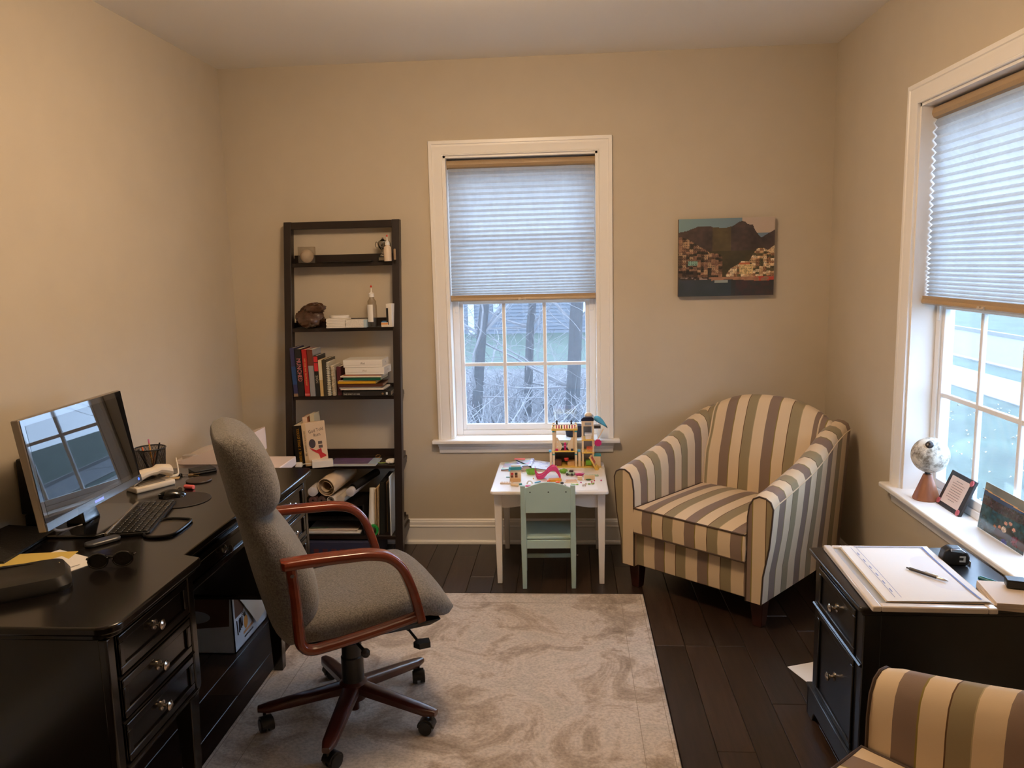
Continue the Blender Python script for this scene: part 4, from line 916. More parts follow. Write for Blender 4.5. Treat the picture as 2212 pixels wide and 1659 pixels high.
# shelf 4
book('thick black book with yellow spine lettering on the fourth shelf', -1.535, -1.478, .228, .16, (22, 19, 18), -.05, 4.245, 3, title='TOOLS OF TITANS  X  TIM FERRISS', tcol=(206, 150, 30), tsize=.021, pos=.5, tsx=.60, group='books standing on the fourth shelf')
book('orange-topped book behind the black book on the fourth shelf', -1.498, -1.472, .262, .12, (206, 140, 100), -.05, 4.32, 3, group='books standing on the fourth shelf', bands=((.8, 1., (226, 196, 170)),))
book('dark red book between the black and cream books on the fourth shelf', -1.476, -1.464, .222, .15, (110, 20, 22), -.05, 4.25, 3, group='books standing on the fourth shelf')
book('tall pale book behind the cream book on the fourth shelf', -1.462, -1.436, .278, .10, (220, 206, 170), -.04, 4.33, 3, group='books standing on the fourth shelf')
cb_ = thing('cover_book', 'cream book turned to show a cover with a dark head and red scarf', 'book', (-1.41, 4.25, S(3)+.0035), .38, 'books standing on the fourth shelf', rot=(0, -.05, .38))
mk('cover', MB().box((-.045, 0, 0), (.06, .024, .245)), plain((222, 196, 164), .5), cb_, bevel=.001)
mk('spine', MB().box((-.066, .0, 0), (-.044, .024, .243)), plain((214, 184, 140), .5), cb_, bevel=.001)
text('spine_title', 'GOD TOLD ME TO COME RUM  GIRL', .012, plain((90, 66, 50), .6), cb_, (-.055, -.0008, .13), (PI/2, PI/2, 0), .0003, 'CENTER', .72)
text('cover_title', 'God Told\nRum', .026, plain((70, 58, 52), .6), cb_, (.01, -.0008, .185), (PI/2, -.15, 0), .0003, 'CENTER', .8)
mk('head_print', MB().prism([(-.018+.018*math.cos(q), .125+.026*math.sin(q)) for q in [2*PI*k/20 for k in range(20)]], -.0009, -.0002, 'y'), plain((72, 62, 66), .6), cb_)
mk('scarf_print', MB().add([(-.036, -.0011, .105), (.0, -.0011, .085), (.028, -.0011, .095), (.03, -.0011, .07), (.052, -.0011, .052), (.05, -.0011, .046), (.018, -.0011, .036), (.012, -.0011, .062), (-.02, -.0011, .085)], [(0, 1, 2, 3, 4, 5, 6, 7, 8)]), plain((190, 40, 44), .6), cb_, smooth=False)
mk('text_block', MB().box((.014, -.001, .118), (.036, -.0003, .135)).box((.015, -.001, .096), (.037, -.0003, .113)), plain((96, 84, 80), .6), cb_)
wbx = thing('charger_box', 'small white open box lying tilted in front of the cream book on the fourth shelf', 'box', (-1.375, 4.235, S(3)), .35)
mk('box_shell', MB().box((-.06, -.026, 0), (.052, .026, .036)), M_card, wbx, bevel=.001)
mk('box_end', MB().box((.051, -.0255, .0005), (.0535, .0255, .0355)), plain((206, 210, 220), .5), wbx)
mc = thing('charger_cable', 'white charger plug with its coiled cable at the front of the fourth shelf', 'charger', (-1.50, 4.222, S(3)))
mk('plug', MB().loft([[(-.03, -.016, 0), (.012, -.016, 0), (.012, .016, 0), (-.03, .016, 0)], [(-.024, -.013, .026), (.008, -.013, .026), (.008, .013, .026), (-.024, .013, .026)]]), M_white, mc, bevel=.006, seg=3)
mk('cable', MB().tube(smoothpath([(.01, -.005, .016), (.05, -.008, .02), (.09, -.01, .017)], 6), .0028, 7).tube(smoothpath([(-.02, 0, .024), (-.045, .004, .03), (-.06, .006, .014), (-.058, .008, .004)], 6), .0028, 7), M_white, mc)
mg = thing('magazine', 'purple magazine lying flat at the front of the fourth shelf', 'magazine', (-1.19, 4.30, S(3)), .0)
mk('magazine_pages', MB().box((-.16, -.07, 0), (.11, .09, .008)), plain((190, 196, 200), .5), mg, bevel=.001)
def magpaint(u, v):
    n = vnoise(u*9, v*7); base = (60+50*n, 40+30*n, 80+50*n)
    if u > .82: base = (150, 170, 186)
    if v > .86: base = (176, 178, 176)
    return base
painted('cover_print', magpaint, .266, .158, 40, 24, mg, (-.025, -.069, .0086), (-PI/2, 0, 0), .3)
tag(mk('metal_ring', MB().tube([(.014*math.cos(q), .011*math.sin(q), .014+.006*math.sin(q)) for q in [2*PI*k/20 for k in range(20)]], .0025, 7, True), mat('gold_ring', (150, 116, 70), .3, .8), loc=(-1.105, 4.40, S(3)+.0005)), 'small brass ring on the fourth shelf', 'ring')
tag(mk('white_cloth', MB().loft([[(x_, y_, max(0, z_)) for x_, y_, z_ in r] for r in crumple(.028, .03, .014, 9.7, 18)]), M_paper, loc=(-1.005, 4.29, S(3)), angle=25), 'crumpled white tissue at the right end of the fourth shelf', 'tissue')
tag(mk('green_tie', MB().tube(smoothpath([(-.06, 0, .004), (-.02, .01, .006), (.02, -.006, .005), (.05, .006, .009)], 5), .003, 6), plain((150, 170, 90), .5), loc=(-1.075, 4.285, S(3))), 'thin green twist tie lying beside the purple magazine', 'tie')
# shelf 5: black paper tray organiser, rolls, folders
org = thing('paper_organiser', 'black desktop paper organiser standing on the bottom shelf', 'organiser', (-1.33, 4.325, S(4)))
M_org = mat('organiser_black', (20, 18, 18), .4)
for z_ in (.0, .088, .172): mk('tray_level', MB().box((-.185, -.125, z_), (.175, .13, z_+.006)), M_org, org)
for x_ in (-.19, .172): mk('organiser_side', MB().box((x_, -.125, 0), (x_+.008, .13, .178)), M_org, org, bevel=.001)
mk('organiser_back', MB().box((-.185, .124, 0), (.175, .13, .178)), M_org, org)
ZO = S(4)
tag(mk('paper_stack', MB().loft([[(-.15, -.11, 0), (.15, -.11, 0), (.15, .1, 0), (-.15, .1, 0)], [(-.148, -.115, .014), (.15, -.113, .010), (.15, .1, .012), (-.15, .1, .016)]]), M_paper, loc=(-1.33, 4.32, ZO+.0065), bevel=.002), 'thick stack of white paper on the lowest level of the paper organiser', 'paper')
tag(mk('striped_envelope', MB().box((-.14, -.10, 0), (.14, .09, .006)), plain((214, 196, 180), .6), loc=(-1.34, 4.315, ZO+.0235), rot=(0, 0, .03)), 'cream envelope lying on the stack of paper in the organiser', 'envelope')
tag(mk('ink_pen', MB().cyl((-.05, 0, .0045), (.05, .01, .0045), .0042, n=10), plain((52, 70, 50), .4), loc=(-1.42, 4.23, ZO+.030)), 'dark green pen lying on the envelope in the organiser', 'pen')
ZR = ZO+.179
def roll(label, x, zz, r, ln, rgb, core=None, rise=0., yaw=0., yf=4.205, capped=False):
    T = thing('paper_roll', label, 'roll', (x, yf, zz), yaw, 'rolls on the bottom shelf of the ladder shelf', rot=(rise, 0, yaw))
    th = .004 if core is None else r-core
    n = 28
    if capped:
        mk('tube', MB().cyl((0, 0, r), (0, ln, r), r, n=n), plain(rgb, .6), T); mk('end_cap', MB().lathe([(0, 0), (r*.98, 0), (r*.98, .004), (r*.6, .006), (0, .007)], n, M=Matrix.Translation((0, 0, r)) @ Matrix.Rotation(PI/2, 4, 'X')), plain((214, 210, 212), .5), T)
    else:
        rin = r-th; ring = lambda rr, y_: [(rr*math.cos(2*PI*k/n), y_, r+rr*math.sin(2*PI*k/n)) for k in range(n)]
        mk('tube', MB().loft([ring(r, 0), ring(r, ln), ring(rin, ln), ring(rin, 0)], close=True), plain(rgb, .6), T)
        if core is None:
            pts = [(rin*(1-.04*j/3)*math.cos(j*.35), .002, r+rin*(1-.04*j/3)*math.sin(j*.35)) for j in range(36)]
            mk('inner_turn', MB().loft([[(p[0]*q, y_, r+(p[2]-r)*q) for p in pts for q in (1,)] for y_ in (.001, .03)] , caps=False), plain(tuple(c*.92 for c in rgb), .6), T, fix=False)
    return T
roll('white capped mailing tube at the left of the upper roll row', -1.435, ZR+.047, .0265, .26, (214, 206, 202), capped=True)
roll('large rolled sheet of cream paper in the middle of the bottom shelf', -1.355, ZR+.048, .052, .27, (222, 196, 164), rise=.12, yaw=-.22)
roll('small dark-cored roll at the left of the lower roll row', -1.437, ZR, .0225, .26, (104, 72, 70), core=.006)
roll('second small dark-cored roll in the lower roll row', -1.388, ZR, .0225, .26, (92, 72, 68), core=.006)
roll('thin white paper roll with a tan end in the lower roll row', -1.335, ZR, .0235, .27, (222, 212, 204), yaw=-.18)
roll('white capped tube at the right of the roll pile', -1.222, ZR+.045, .025, .24, (206, 200, 200), capped=True, yaw=-.15, rise=.05)
roll('black tube lying steeply at the right of the roll pile', -1.21, ZR+.07, .022, .24, (24, 22, 22), capped=False, rise=.12, yaw=-.35, yf=4.23)
tag(mk('rolled_plan', MB().cyl((0, 0, .024), (.03, .2, .03), .024, n=20), plain((206, 196, 182), .6), loc=(-1.285, 4.215, ZR)), 'plain rolled plan tucked below the white capped tube', 'roll')
def upright(name, label, cat, x, yf, dep, th, h, rgb, lean=0., group='folders standing on the bottom shelf'):
    return tag(mk(name, MB().box((-th/2, 0, 0), (th/2, dep, h)), plain(rgb, .6), loc=(x, yf, S(4)), rot=(0, lean, 0), bevel=.001), label, cat, group)
tag(mk('white_tube', MB().cyl((0, 0, 0), (.012, .03, .24), .018, n=20), M_paper, loc=(-1.118, 4.22, S(4)+.02)), 'white paper tube standing at the left of the folders', 'roll')
upright('folder', 'tan folder nearest the white tube on the bottom shelf', 'folder', -1.092, 4.215, .22, .006, .262, (190, 160, 120), .03)
upright('folder', 'second tan folder beside the black binder on the bottom shelf', 'folder', -1.080, 4.215, .22, .006, .272, (186, 156, 116), .04)
upright('binder', 'thick black binder standing on the bottom shelf', 'binder', -1.058, 4.225, .24, .026, .300, (18, 17, 17), .04)
upright('folder', 'brown folder behind the black binder on the bottom shelf', 'folder', -1.036, 4.26, .2, .008, .290, (120, 94, 66), .03)
upright('binder', 'slim black binder at the right end of the bottom shelf', 'binder', -1.020, 4.23, .22, .014, .285, (22, 20, 20), .02)
upright('white_folder', 'tall pale blue-white folder at the right end of the bottom shelf', 'folder', -1.003, 4.2, .23, .006, .338, (206, 214, 220), .015)
tag(mk('tape_roll', MB().loft([[(r_*math.cos(2*PI*k/24), y_, .032+r_*math.sin(2*PI*k/24)) for k in range(24)] for r_, y_ in ((.032, 0), (.032, .02), (.022, .02), (.022, 0))], close=True), plain((30, 150, 60), .4), loc=(-1.105, 4.192, S(4))), 'green roll of tape on the bottom shelf beside the folders', 'tape')
stb = thing('fabric_bin', 'low dark blue and red patterned fabric bin under the bottom shelf', 'bin', (-1.29, 4.33, 0))
mk('bin_body', MB().box((-.22, -.15, 0), (.2, .14, .125)), mat('navy_fabric', (44, 46, 72), .8), stb, bevel=.004)
for k in range(8): mk('red_square', MB().box((-.20+.05*k, -.1515, .04), (-.172+.05*k, -.1495, .085)), plain((88, 40, 48), .8), stb)
# ================================================================== CHILD'S TABLE AND CHAIR
kt = thing('play_table', 'small white wooden play table covered with toys under the far window', 'table', (-.112, 4.17, 0))
M_tw = mat('table_white', (236, 230, 222), .32, coat=.2)
mk('table_top', MB().prism(rrect(-.297, .297, -.31, .30, .018, 4), .487, .505), M_tw, kt, bevel=.005, seg=3)
lx, ly0, ly1 = .262, -.245, .262
for x_ in (-lx, lx):
    for y_ in (ly0, ly1):
        a, c = .019, .013
        mk('leg', MB().loft([[(x_-c, y_-c, 0), (x_+c, y_-c, 0), (x_+c, y_+c, 0), (x_-c, y_+c, 0)], [(x_-a, y_-a, .38), (x_+a, y_-a, .38), (x_+a, y_+a, .38), (x_-a, y_+a, .38)], [(x_-a, y_-a, .487), (x_+a, y_-a, .487), (x_+a, y_+a, .487), (x_-a, y_+a, .487)]]), M_tw, kt, bevel=.002)
def apron_curve(hw, n=24):
    top = [(hw, .487), (-hw, .487)]; bot = []
    for i in range(n+1):
        x_ = -hw+2*hw*i/n; q = abs(x_)/hw; bot.append((x_, .405+.014*(1-min(1, max(0, (q-.45)/.35)))))
    return top+bot
for y_ in (ly0-.008, ly1-.008): mk('apron', MB().prism(apron_curve(lx-.018), y_, y_+.016, 'y'), M_tw, kt)
for x_ in (-lx-.008, lx-.008): mk('apron', MB().prism([(a, b) for a, b in apron_curve((ly1-ly0)/2-.018)], x_, x_+.016, 'x', M=Matrix.Translation((0, (ly0+ly1)/2, 0))), M_tw, kt)
kc = thing('child_chair', 'small mint green wooden child chair tucked under the play table', 'chair', (-.118, 3.855, 0), .03)
M_mint = mat('mint_paint', (166, 188, 176), .42)
def kpost(x_, n='leg'):
    r = []
    for z_, y_, hx, hy in ((0, .004, .011, .013), (.24, .0, .014, .015), (.40, -.010, .013, .013), (.545, -.022, .012, .011)): r.append([(x_-hx, y_-hy, z_), (x_+hx, y_-hy, z_), (x_+hx, y_+hy, z_), (x_-hx, y_+hy, z_)])
    return mk(n, MB().loft(r), M_mint, kc, bevel=.002)
for sx in (-1, 1): kpost(sx*.124)
for sx in (-1, 1):
    r = [[(sx*.128-h, .245-h, z_), (sx*.128+h, .245-h, z_), (sx*.128+h, .245+h, z_), (sx*.128-h, .245+h, z_)] for z_, h in ((0, .011), (.25, .014))]
    mk('leg', MB().loft(r), M_mint, kc, bevel=.002)
arc = [(-.113, .405), (.113, .405)]+[(.113-.226*i/16, .532+.030*math.sin(PI*i/16)) for i in range(17)]
mk('backrest', MB().prism(arc, -.026, -.014, 'y', M=Matrix.Translation((0, -.002, 0))), M_mint, kc, bevel=.002)
for x_ in (-.088, .003, .09): mk('screw', MB().cyl((x_, -.0292, .512), (x_, -.0275, .512), .004, n=10), plain((70, 78, 74), .5), kc)
mk('seat', MB().prism(rrect(-.132, .132, .008, .262, .012, 3), .255, .270), M_mint, kc, bevel=.004)
mk('seat_apron', MB().box((-.112, -.004, .212), (.112, .008, .254)), M_mint, kc, bevel=.001)
mk('seat_apron', MB().box((-.116, .238, .212), (.116, .250, .254)), M_mint, kc, bevel=.001)
for sx in (-1, 1):
    mk('seat_apron', MB().box((sx*.128-.005, .012, .212), (sx*.128+.005, .235, .254)), M_mint, kc, bevel=.001)
    mk('side_stretcher', MB().box((sx*.126-.005, .008, .105), (sx*.126+.005, .238, .125)), M_mint, kc, bevel=.001)
mk('stretcher', MB().box((-.122, .150, .105), (.122, .162, .125)), M_mint, kc, bevel=.001)
mk('bolt', MB().cyl((.131, .156, .115), (.152, .156, .115), .002, n=8).cyl((.150, .156, .115), (.153, .156, .115), .005, n=12), M_steel, kc)

# ---------------- toys on the table: z = .505
ZP = .5056
cs = dict(cream=(232, 206, 168), yellow=(236, 196, 92), teal=(60, 150, 160), blue=(90, 176, 214), white=(238, 234, 230), pink=(206, 60, 120), navy=(34, 38, 58), red=(196, 48, 48), brown=(112, 66, 44), dark=(52, 44, 40), green=(120, 180, 60), mint=(176, 206, 180), orange=(236, 170, 60), coral=(230, 104, 60), magenta=(200, 40, 110), tan=(214, 170, 120), grey=(150, 150, 152))
PL = {k: plain(v, .28) for k, v in cs.items()}
def studs(b, x0, x1, y0, y1, z, p=.008, r=.0024):
    nx = max(1, int((x1-x0)/p)); ny = max(1, int((y1-y0)/p))
    for i in range(nx):
        for j in range(ny): b.cyl((x0+(i+.5)*(x1-x0)/nx, y0+(j+.5)*(y1-y0)/ny, z), (x0+(i+.5)*(x1-x0)/nx, y0+(j+.5)*(y1-y0)/ny, z+.0018), r, n=6)
    return b
# tall two-tower toy-brick house
th = thing('toy_brick_house', 'tall two-tower toy brick house in cream and yellow with teal corners on the play table', 'toy house', (.032, 4.40, ZP))
def P(n, a, c, col, bev=.0006): return mk(n, MB().box(a, c), PL[col], th, bevel=bev, seg=1)
P('base_plate', (-.135, -.07, 0), (.135, .06, .004), 'yellow')
def pl_(n, x0, x1, y0, y1, z, th_, col):
    o = P(n, (x0, y0, z), (x1, y1, z+th_), col); so = mk('studs', studs(MB(), x0, x1, y0, y1, z+th_), PL[col], o, smooth=False); so['kind'] = 'stuff'; return o
# left tower
for x_ in (-.128, -.004):
    for y_ in (-.06, .045): P('corner_post', (x_-.006, y_-.006, .004), (x_+.006, y_+.006, .232), 'cream'); 
for z_ in (.070, .200):
    for x_ in (-.128, -.004): P('teal_brick', (x_-.0065, -.0668, z_), (x_+.0065, -.0535, z_+.008), 'teal')
pl_('floor_plate', -.136, .004, -.067, .052, .088, .006, 'yellow'); pl_('roof_plate', -.138, .006, -.069, .054, .210, .010, 'yellow')
P('back_wall', (-.122, .042, .004), (-.012, .048, .088), 'dark')
P('side_wall', (-.124, -.052, .094), (-.112, -.04, .205), 'cream'); P('side_wall', (-.020, -.052, .094), (-.008, -.04, .205), 'cream')
wv = MB().prism([(-.112, .094), (-.090, .094), (-.078, .118), (-.105, .168), (-.112, .168)], -.056, -.050, 'y').prism([(-.020, .094), (-.042, .094), (-.054, .118), (-.027, .168), (-.020, .168)], -.056, -.050, 'y'); mk('curved_wall', wv, PL['cream'], th)
for k in range(9): P('railing_post', (-.128+.0145*k, -.062, .220), (-.122+.0145*k, -.056, .240), 'magenta' if k % 3 else 'dark')
P('railing_top', (-.132, -.063, .240), (-.002, -.055, .245), 'white')
for x_ in (-.108, -.028): mk('finial', MB().lathe([(0, .245), (.006, .245), (.004, .255), (.006, .262), (0, .270)], 10, (x_, -.059, 0)), PL['dark'], th)
P('oven', (-.126, -.045, .004), (-.086, .0, .034), 'brown'); P('counter', (-.052, -.04, .004), (-.012, .02, .024), 'tan')
mk('red_pot', MB().lathe([(0, .030), (.010, .030), (.014, .042), (.012, .046), (0, .046)], 14, (-.058, -.03, 0)), PL['red'], th)
P('grill', (-.09, -.05, .094), (-.042, -.02, .110), 'dark'); P('purple_crate', (-.117, -.065, .094), (-.103, -.05, .106), 'magenta'); P('navy_crate', (-.032, -.065, .094), (-.018, -.05, .106), 'navy')
for x_ in (-.148, .012): P('sky_block', (x_-.007, -.066, .088), (x_+.007, -.05, .098), 'blue'); 
P('wing_wall', (-.150, -.062, .004), (-.138, -.05, .088), 'cream'); P('wing_wall', (.008, -.062, .004), (.022, -.05, .088), 'cream')
# right tower
for x_ in (.034, .092):
    for y_ in (-.058, .03): P('tower_post', (x_-.0045, y_-.0045, .004), (x_+.0045, y_+.0045, .236), 'cream')
for z_ in (.078, .150): pl_('tower_floor', .028, .098, -.064, .036, z_, .006, 'yellow')
P('tower_head', (.028, -.064, .232), (.094, .036, .262), 'cream'); P('picture_tile', (.046, -.0648, .238), (.082, -.0638, .254), 'grey')
mk('clock_roof', MB().prism([(.026, .262), (.096, .262), (.096, .276), (.086, .284), (.040, .284), (.026, .272)], -.066, .038, 'y'), PL['navy'], th)
mk('dome', MB().ball((.066, -.014, .284), .022, 14, sc=(1, 1, .85)), PL['cream'], th)
P('window_glass', (.041, .026, .010), (.086, .029, .074), 'grey'); P('window_glass', (.041, .026, .086), (.086, .029, .146), 'grey'); P('window_glass', (.041, .026, .158), (.086, .029, .230), 'grey')
P('bunk', (.056, -.05, .084), (.09, .01, .098), 'tan'); P('bunk_blanket', (.056, -.051, .098), (.09, .01, .104), 'coral'); P('white_sofa', (.05, -.05, .156), (.084, .01, .178), 'white'); P('sofa_top', (.046, -.052, .178), (.086, .012, .184), 'white')
P('green_bush', (.05, -.05, .008), (.082, -.01, .032), 'green'); P('side_block', (.096, -.062, .004), (.132, -.02, .062), 'cream'); P('teal_ledge', (.095, -.064, .062), (.134, -.018, .070), 'teal')
mk('ladder_bar', MB().cyl((.094, -.066, .118), (.148, -.066, .218), .003, n=6), PL['cream'], th)
mk('pink_flower', MB().prism([(.118+(.018+.003*(k % 2))*math.cos(2*PI*k/16), .140+(.018+.003*(k % 2))*math.sin(2*PI*k/16)) for k in range(16)], -.072, -.066, 'y'), PL['magenta'], th)
bd = MB(); bd.loft([[(.098+.075*t, -.02+(.020*math.sin(PI*min(1, .15+t)))*math.cos(q), .268-.055*t*t+(.018*math.sin(PI*min(1, .15+t*.85))+.002)*math.sin(q)) for q in [2*PI*k/10 for k in range(10)]] for t in [i/8 for i in range(9)]]); mk('bird_slide', bd, PL['blue'], th)
P('bird_perch', (.098, -.04, .214), (.134, .0, .230), 'dark')
tag(mk('toy_cook', MB().lathe([(0, 0), (.008, 0), (.007, .014), (.009, .026), (.003, .028), (.0065, .031), (.0065, .041), (.008, .043), (.009, .052), (0, .054)], 12), PL['white'], loc=(-.074, 4.352, ZP+.094)), 'tiny white toy cook figure on the middle floor of the toy brick house', 'toy figure')
tag(mk('toy_girl', MB().lathe([(0, 0), (.008, 0), (.006, .014), (.009, .026), (.003, .028), (.0065, .031), (.007, .041), (0, .046)], 12), PL['magenta'], loc=(-.032, 4.353, ZP+.0945)), 'tiny magenta toy figure on the middle floor of the toy brick house', 'toy figure')
# dark bag standing behind, on the sill
tag(mk('navy_sun_hat', MB().lathe([(0, 0), (.055, 0), (.06, .03), (.055, .065), (.02, .075), (0, .076)], 20, sy=.45), mat('navy_cloth', (36, 40, 58), .8), loc=(.03, 4.565, .633)), 'navy cloth cap standing on the sill behind the toy brick house', 'cap')
def toy(name, label, col, loc, mb, rz=0., cat='toy', bevel=.001, group='loose toy pieces on the play table'):
    return tag(mk(name, mb, PL[col] if isinstance(col, str) else col, loc=(loc[0], loc[1], ZP+(loc[2] if len(loc) > 2 else 0)), rot=(0, 0, rz), bevel=bevel, seg=1), label, cat, group)
# tilted yellow roof section right of the house
rt_ = thing('toy_roof_panel', 'yellow toy roof panel with red tiles leaning at the right edge of the play table', 'toy', (.148, 4.29, ZP), -.2, rot=(0, -.5, -.15))
mk('panel', MB().box((-.006, -.03, .02), (.0, .03, .085)), PL['yellow'], rt_); mk('red_tiles', MB().box((.0002, -.022, .04), (.003, .022, .078)), PL['red'], rt_, bevel=.001); mk('panel_face', MB().box((-.0002, -.03, .03), (.0016, .03, .083)), PL['cream'], rt_)
mk('foot', MB().box((-.012, -.02, .0), (.006, .02, .022)), PL['yellow'], rt_)
# small shopfront
sh = thing('toy_shopfront', 'small toy brick shopfront with a teal canopy at the left of the play table', 'toy', (-.292, 4.055, ZP), .08)
mk('front_wall', MB().box((-.030, -.004, 0), (.030, .004, .062)), PL['cream'], sh, bevel=.001); mk('counter', MB().box((-.026, -.014, .0), (.026, -.004, .018)), PL['tan'], sh, bevel=.001)
mk('canopy', MB().box((-.034, -.012, .062), (.032, .008, .078)), PL['teal'], sh, bevel=.001); mk('canopy_edge', MB().box((-.036, -.016, .058), (-.026, -.01, .072)), PL['blue'], sh); mk('shop_top', MB().box((-.022, -.006, .078), (.028, .006, .088)), PL['white'], sh, bevel=.001)
for (x_, z_, c_) in ((-.017, .040, 'red'), (.004, .040, 'dark'), (-.018, .026, 'brown'), (.004, .026, 'brown')): mk('window', MB().box((x_-.007, -.0048, z_-.005), (x_+.007, -.004, z_+.007)), PL[c_], sh)
# colouring books
cbk = thing('colouring_book', 'open colouring book with curled printed pages at the back of the play table', 'book', (-.26, 4.36, ZP), -.06)
def pagesheet(x0, x1, y0, y1, f, n=14):
    return MB().sheet([[(x0+(x1-x0)*i/n, y0+(y1-y0)*j, f(i/n)) for i in range(n+1)] for j in (0, 1)])
def wave(t): return .006+.024*math.sin(PI*t)**2*(1 if t < .55 else .5)
mk('page_block', MB().loft([[(-.12+.30*i/14, -.10, 0), (-.12+.30*i/14, .075, 0), (-.12+.30*i/14, .075, wave(i/14)), (-.12+.30*i/14, -.10, wave(i/14))] for i in range(15)]), plain((196, 176, 170), .6), cbk)
def cpaint(u, v):
    n = vnoise(u*16, v*9); 
    if u > .5: return (226-40*(n > .72), 230-40*(n > .72), 240-20*(n > .72))
    return (150+70*n, 150+60*vnoise(u*11+4, v*8), 150+70*vnoise(u*9, v*12+3))
pt = painted('printed_page', cpaint, .3, .175, 60, 36, cbk, (.03, -.10, .0), (-PI/2, 0, 0), .5)
for v_ in pt.data.vertices:
    t_ = v_.co.x/.3+.5; v_.co.y = -(wave(t_)+.0008)
mk('dark_edge', MB().tube([(-.12+.30*i/14, -.101, wave(i/14)) for i in range(15)], .0016, 5), plain((50, 48, 72), .5), cbk)
tag(mk('red_label_card', MB().box((-.03, -.006, 0), (.03, .006, .002)), plain((214, 90, 70), .5), loc=(-.29, 4.395, ZP+.034), rot=(.5, 0, 0)), 'small red strip card lying on the colouring book', 'card')
tag(mk('black_marker', MB().cyl((0, 0, 0), (.09, -.11, -.012), .0035, n=10), plain((40, 40, 48), .4), loc=(-.31, 4.37, ZP+.036)), 'black marker lying diagonally on the colouring book', 'marker')
tag(mk('lavender_marker', MB().cyl((0, 0, 0), (.035, -.10, -.008), .0035, n=10), plain((170, 160, 206), .4), loc=(-.30, 4.33, ZP+.034)), 'lavender marker lying on the colouring book', 'marker')
for nm, lb, a, c, rz in (('paper_sheet', 'white drawing sheet at the front of the play table', (-.11, -.08, 0), (.11, .08, .0008), .05), ):
    tag(mk(nm, MB().box(a, c), M_paper, loc=(.02, 3.96, ZP), rot=(0, 0, rz)), lb, 'paper')
# pink slide
sl = MB(); pts = smoothpath([(-.078, .02, .046), (-.070, .012, .02), (-.058, .004, .008), (-.03, 0, .018), (-.005, -.004, .046), (.02, -.006, .060), (.042, -.010, .044), (.060, -.018, .006)], 5)
rings = []
for i, p in enumerate(pts):
    rings.append([(p.x, p.y-.022, max(0, p.z-.012)), (p.x, p.y+.022, max(0, p.z-.012)), (p.x, p.y+.022, p.z+.012), (p.x, p.y+.017, p.z+.003), (p.x, p.y-.017, p.z+.003), (p.x, p.y-.022, p.z+.012)])
sl.loft(rings); toy('toy_slide', 'wavy bright pink toy slide in the middle of the play table', 'pink', (-.115, 4.11), sl)
gb = MB().lathe([(0, 0), (.024, 0), (.032, .022), (.030, .026), (.022, .008), (0, .008)], 18, sy=.7); toy('toy_boat', 'lime green toy tub left of the pink slide', 'green', (-.215, 4.20), gb)
toy('toy_raft', 'yellow toy raft beneath the pink slide', 'orange', (-.085, 4.055), MB().prism(rrect(-.034, .034, -.018, .018, .012), 0, .012), .1)
toy('toy_cushion', 'coral toy block left of the yellow raft', 'coral', (-.118, 4.03), MB().ball((0, 0, .007), .010, 10, sc=(1, 1, .7)), 0, bevel=0)
toy('toy_cushion', 'coral toy block in front of the yellow raft', 'coral', (-.07, 4.012), MB().ball((0, 0, .006), .010, 10, sc=(1.2, 1, .6)), 0, bevel=0)
car = thing('toy_car', 'mint and black toy car behind the pink slide', 'toy car', (-.005, 4.17, ZP), -.3)
mk('body', MB().box((-.022, -.011, .006), (.022, .011, .018)), PL['mint'], car, bevel=.002); mk('cabin', MB().box((-.004, -.010, .018), (.016, .010, .028)), PL['dark'], car, bevel=.002)
for x_ in (-.013, .013):
    for s_ in (-1, 1): mk('wheel', MB().cyl((x_, s_*.009, .007), (x_, s_*.014, .007), .007, n=14), PL['dark'], car)
toy('toy_bowl', 'magenta toy rowing boat in front of the toy brick house', 'magenta', (.045, 4.155), MB().lathe([(0, 0), (.014, 0), (.028, .012), (.024, .012), (0, .004)], 14, sy=.5), .2)
toy('pink_blanket', 'pale pink crumpled toy cloth beside the magenta boat', plain((236, 206, 206), .7), (.035, 4.195), MB().loft([[(x_, y_, max(0, z_)) for x_, y_, z_ in r] for r in crumple(.03, .016, .008, 4.4, 16)]), 0, bevel=0)
toy('green_palm', 'lime toy palm leaf behind the pink slide', 'green', (-.04, 4.215), MB().loft([[(x_, y_, max(0, z_)) for x_, y_, z_ in r] for r in crumple(.022, .014, .012, 7.4, 14, .3)]), 0, bevel=0)
toy('mint_panel', 'long mint toy brick at the right of the play table', 'mint', (.11, 4.15), studs(MB().box((-.035, -.008, 0), (.035, .008, .006)), -.035, .035, -.008, .008, .006), .1)
toy('cream_wall', 'cream toy wall piece with red bricks at the right of the play table', 'cream', (.095, 4.085), MB().box((-.028, -.005, 0), (.028, .005, .022)), .05)
toy('cream_block', 'small square cream toy block left of the cream wall piece', 'cream', (.045, 4.08), MB().box((-.012, -.008, 0), (.012, .008, .018)), -.1)
toy('green_crocodile', 'dark green toy fish lying before the cream wall piece', plain((40, 96, 60), .3), (.09, 4.062), MB().ball((0, 0, .005), .005, 10, sc=(3.2, 1, .9)), .1, bevel=0)
toy('beige_raft', 'beige stacked toy planks in the middle right of the play table', plain((232, 204, 184), .4), (.0, 4.045), MB().box((-.03, -.01, 0), (.03, .01, .008)).box((-.026, -.008, .008), (.026, .010, .012)), .08)
toy('cream_plank', 'long flat cream toy plank below the beige planks', 'cream', (.0, 4.015), MB().box((-.035, -.006, 0), (.035, .006, .004)), -.02)
toy('cream_tile_wide', 'flat cream toy plate under the yellow raft', 'cream', (-.10, 4.0), MB().box((-.045, -.014, 0), (.045, .014, .003)), .12)
toy('blue_wing', 'sky blue toy wing at the left of the flat cream plates', 'blue', (-.175, 4.025), MB().prism([(-.02, -.006), (.02, .002), (.018, .010), (-.016, .004)], 0, .005), .5)
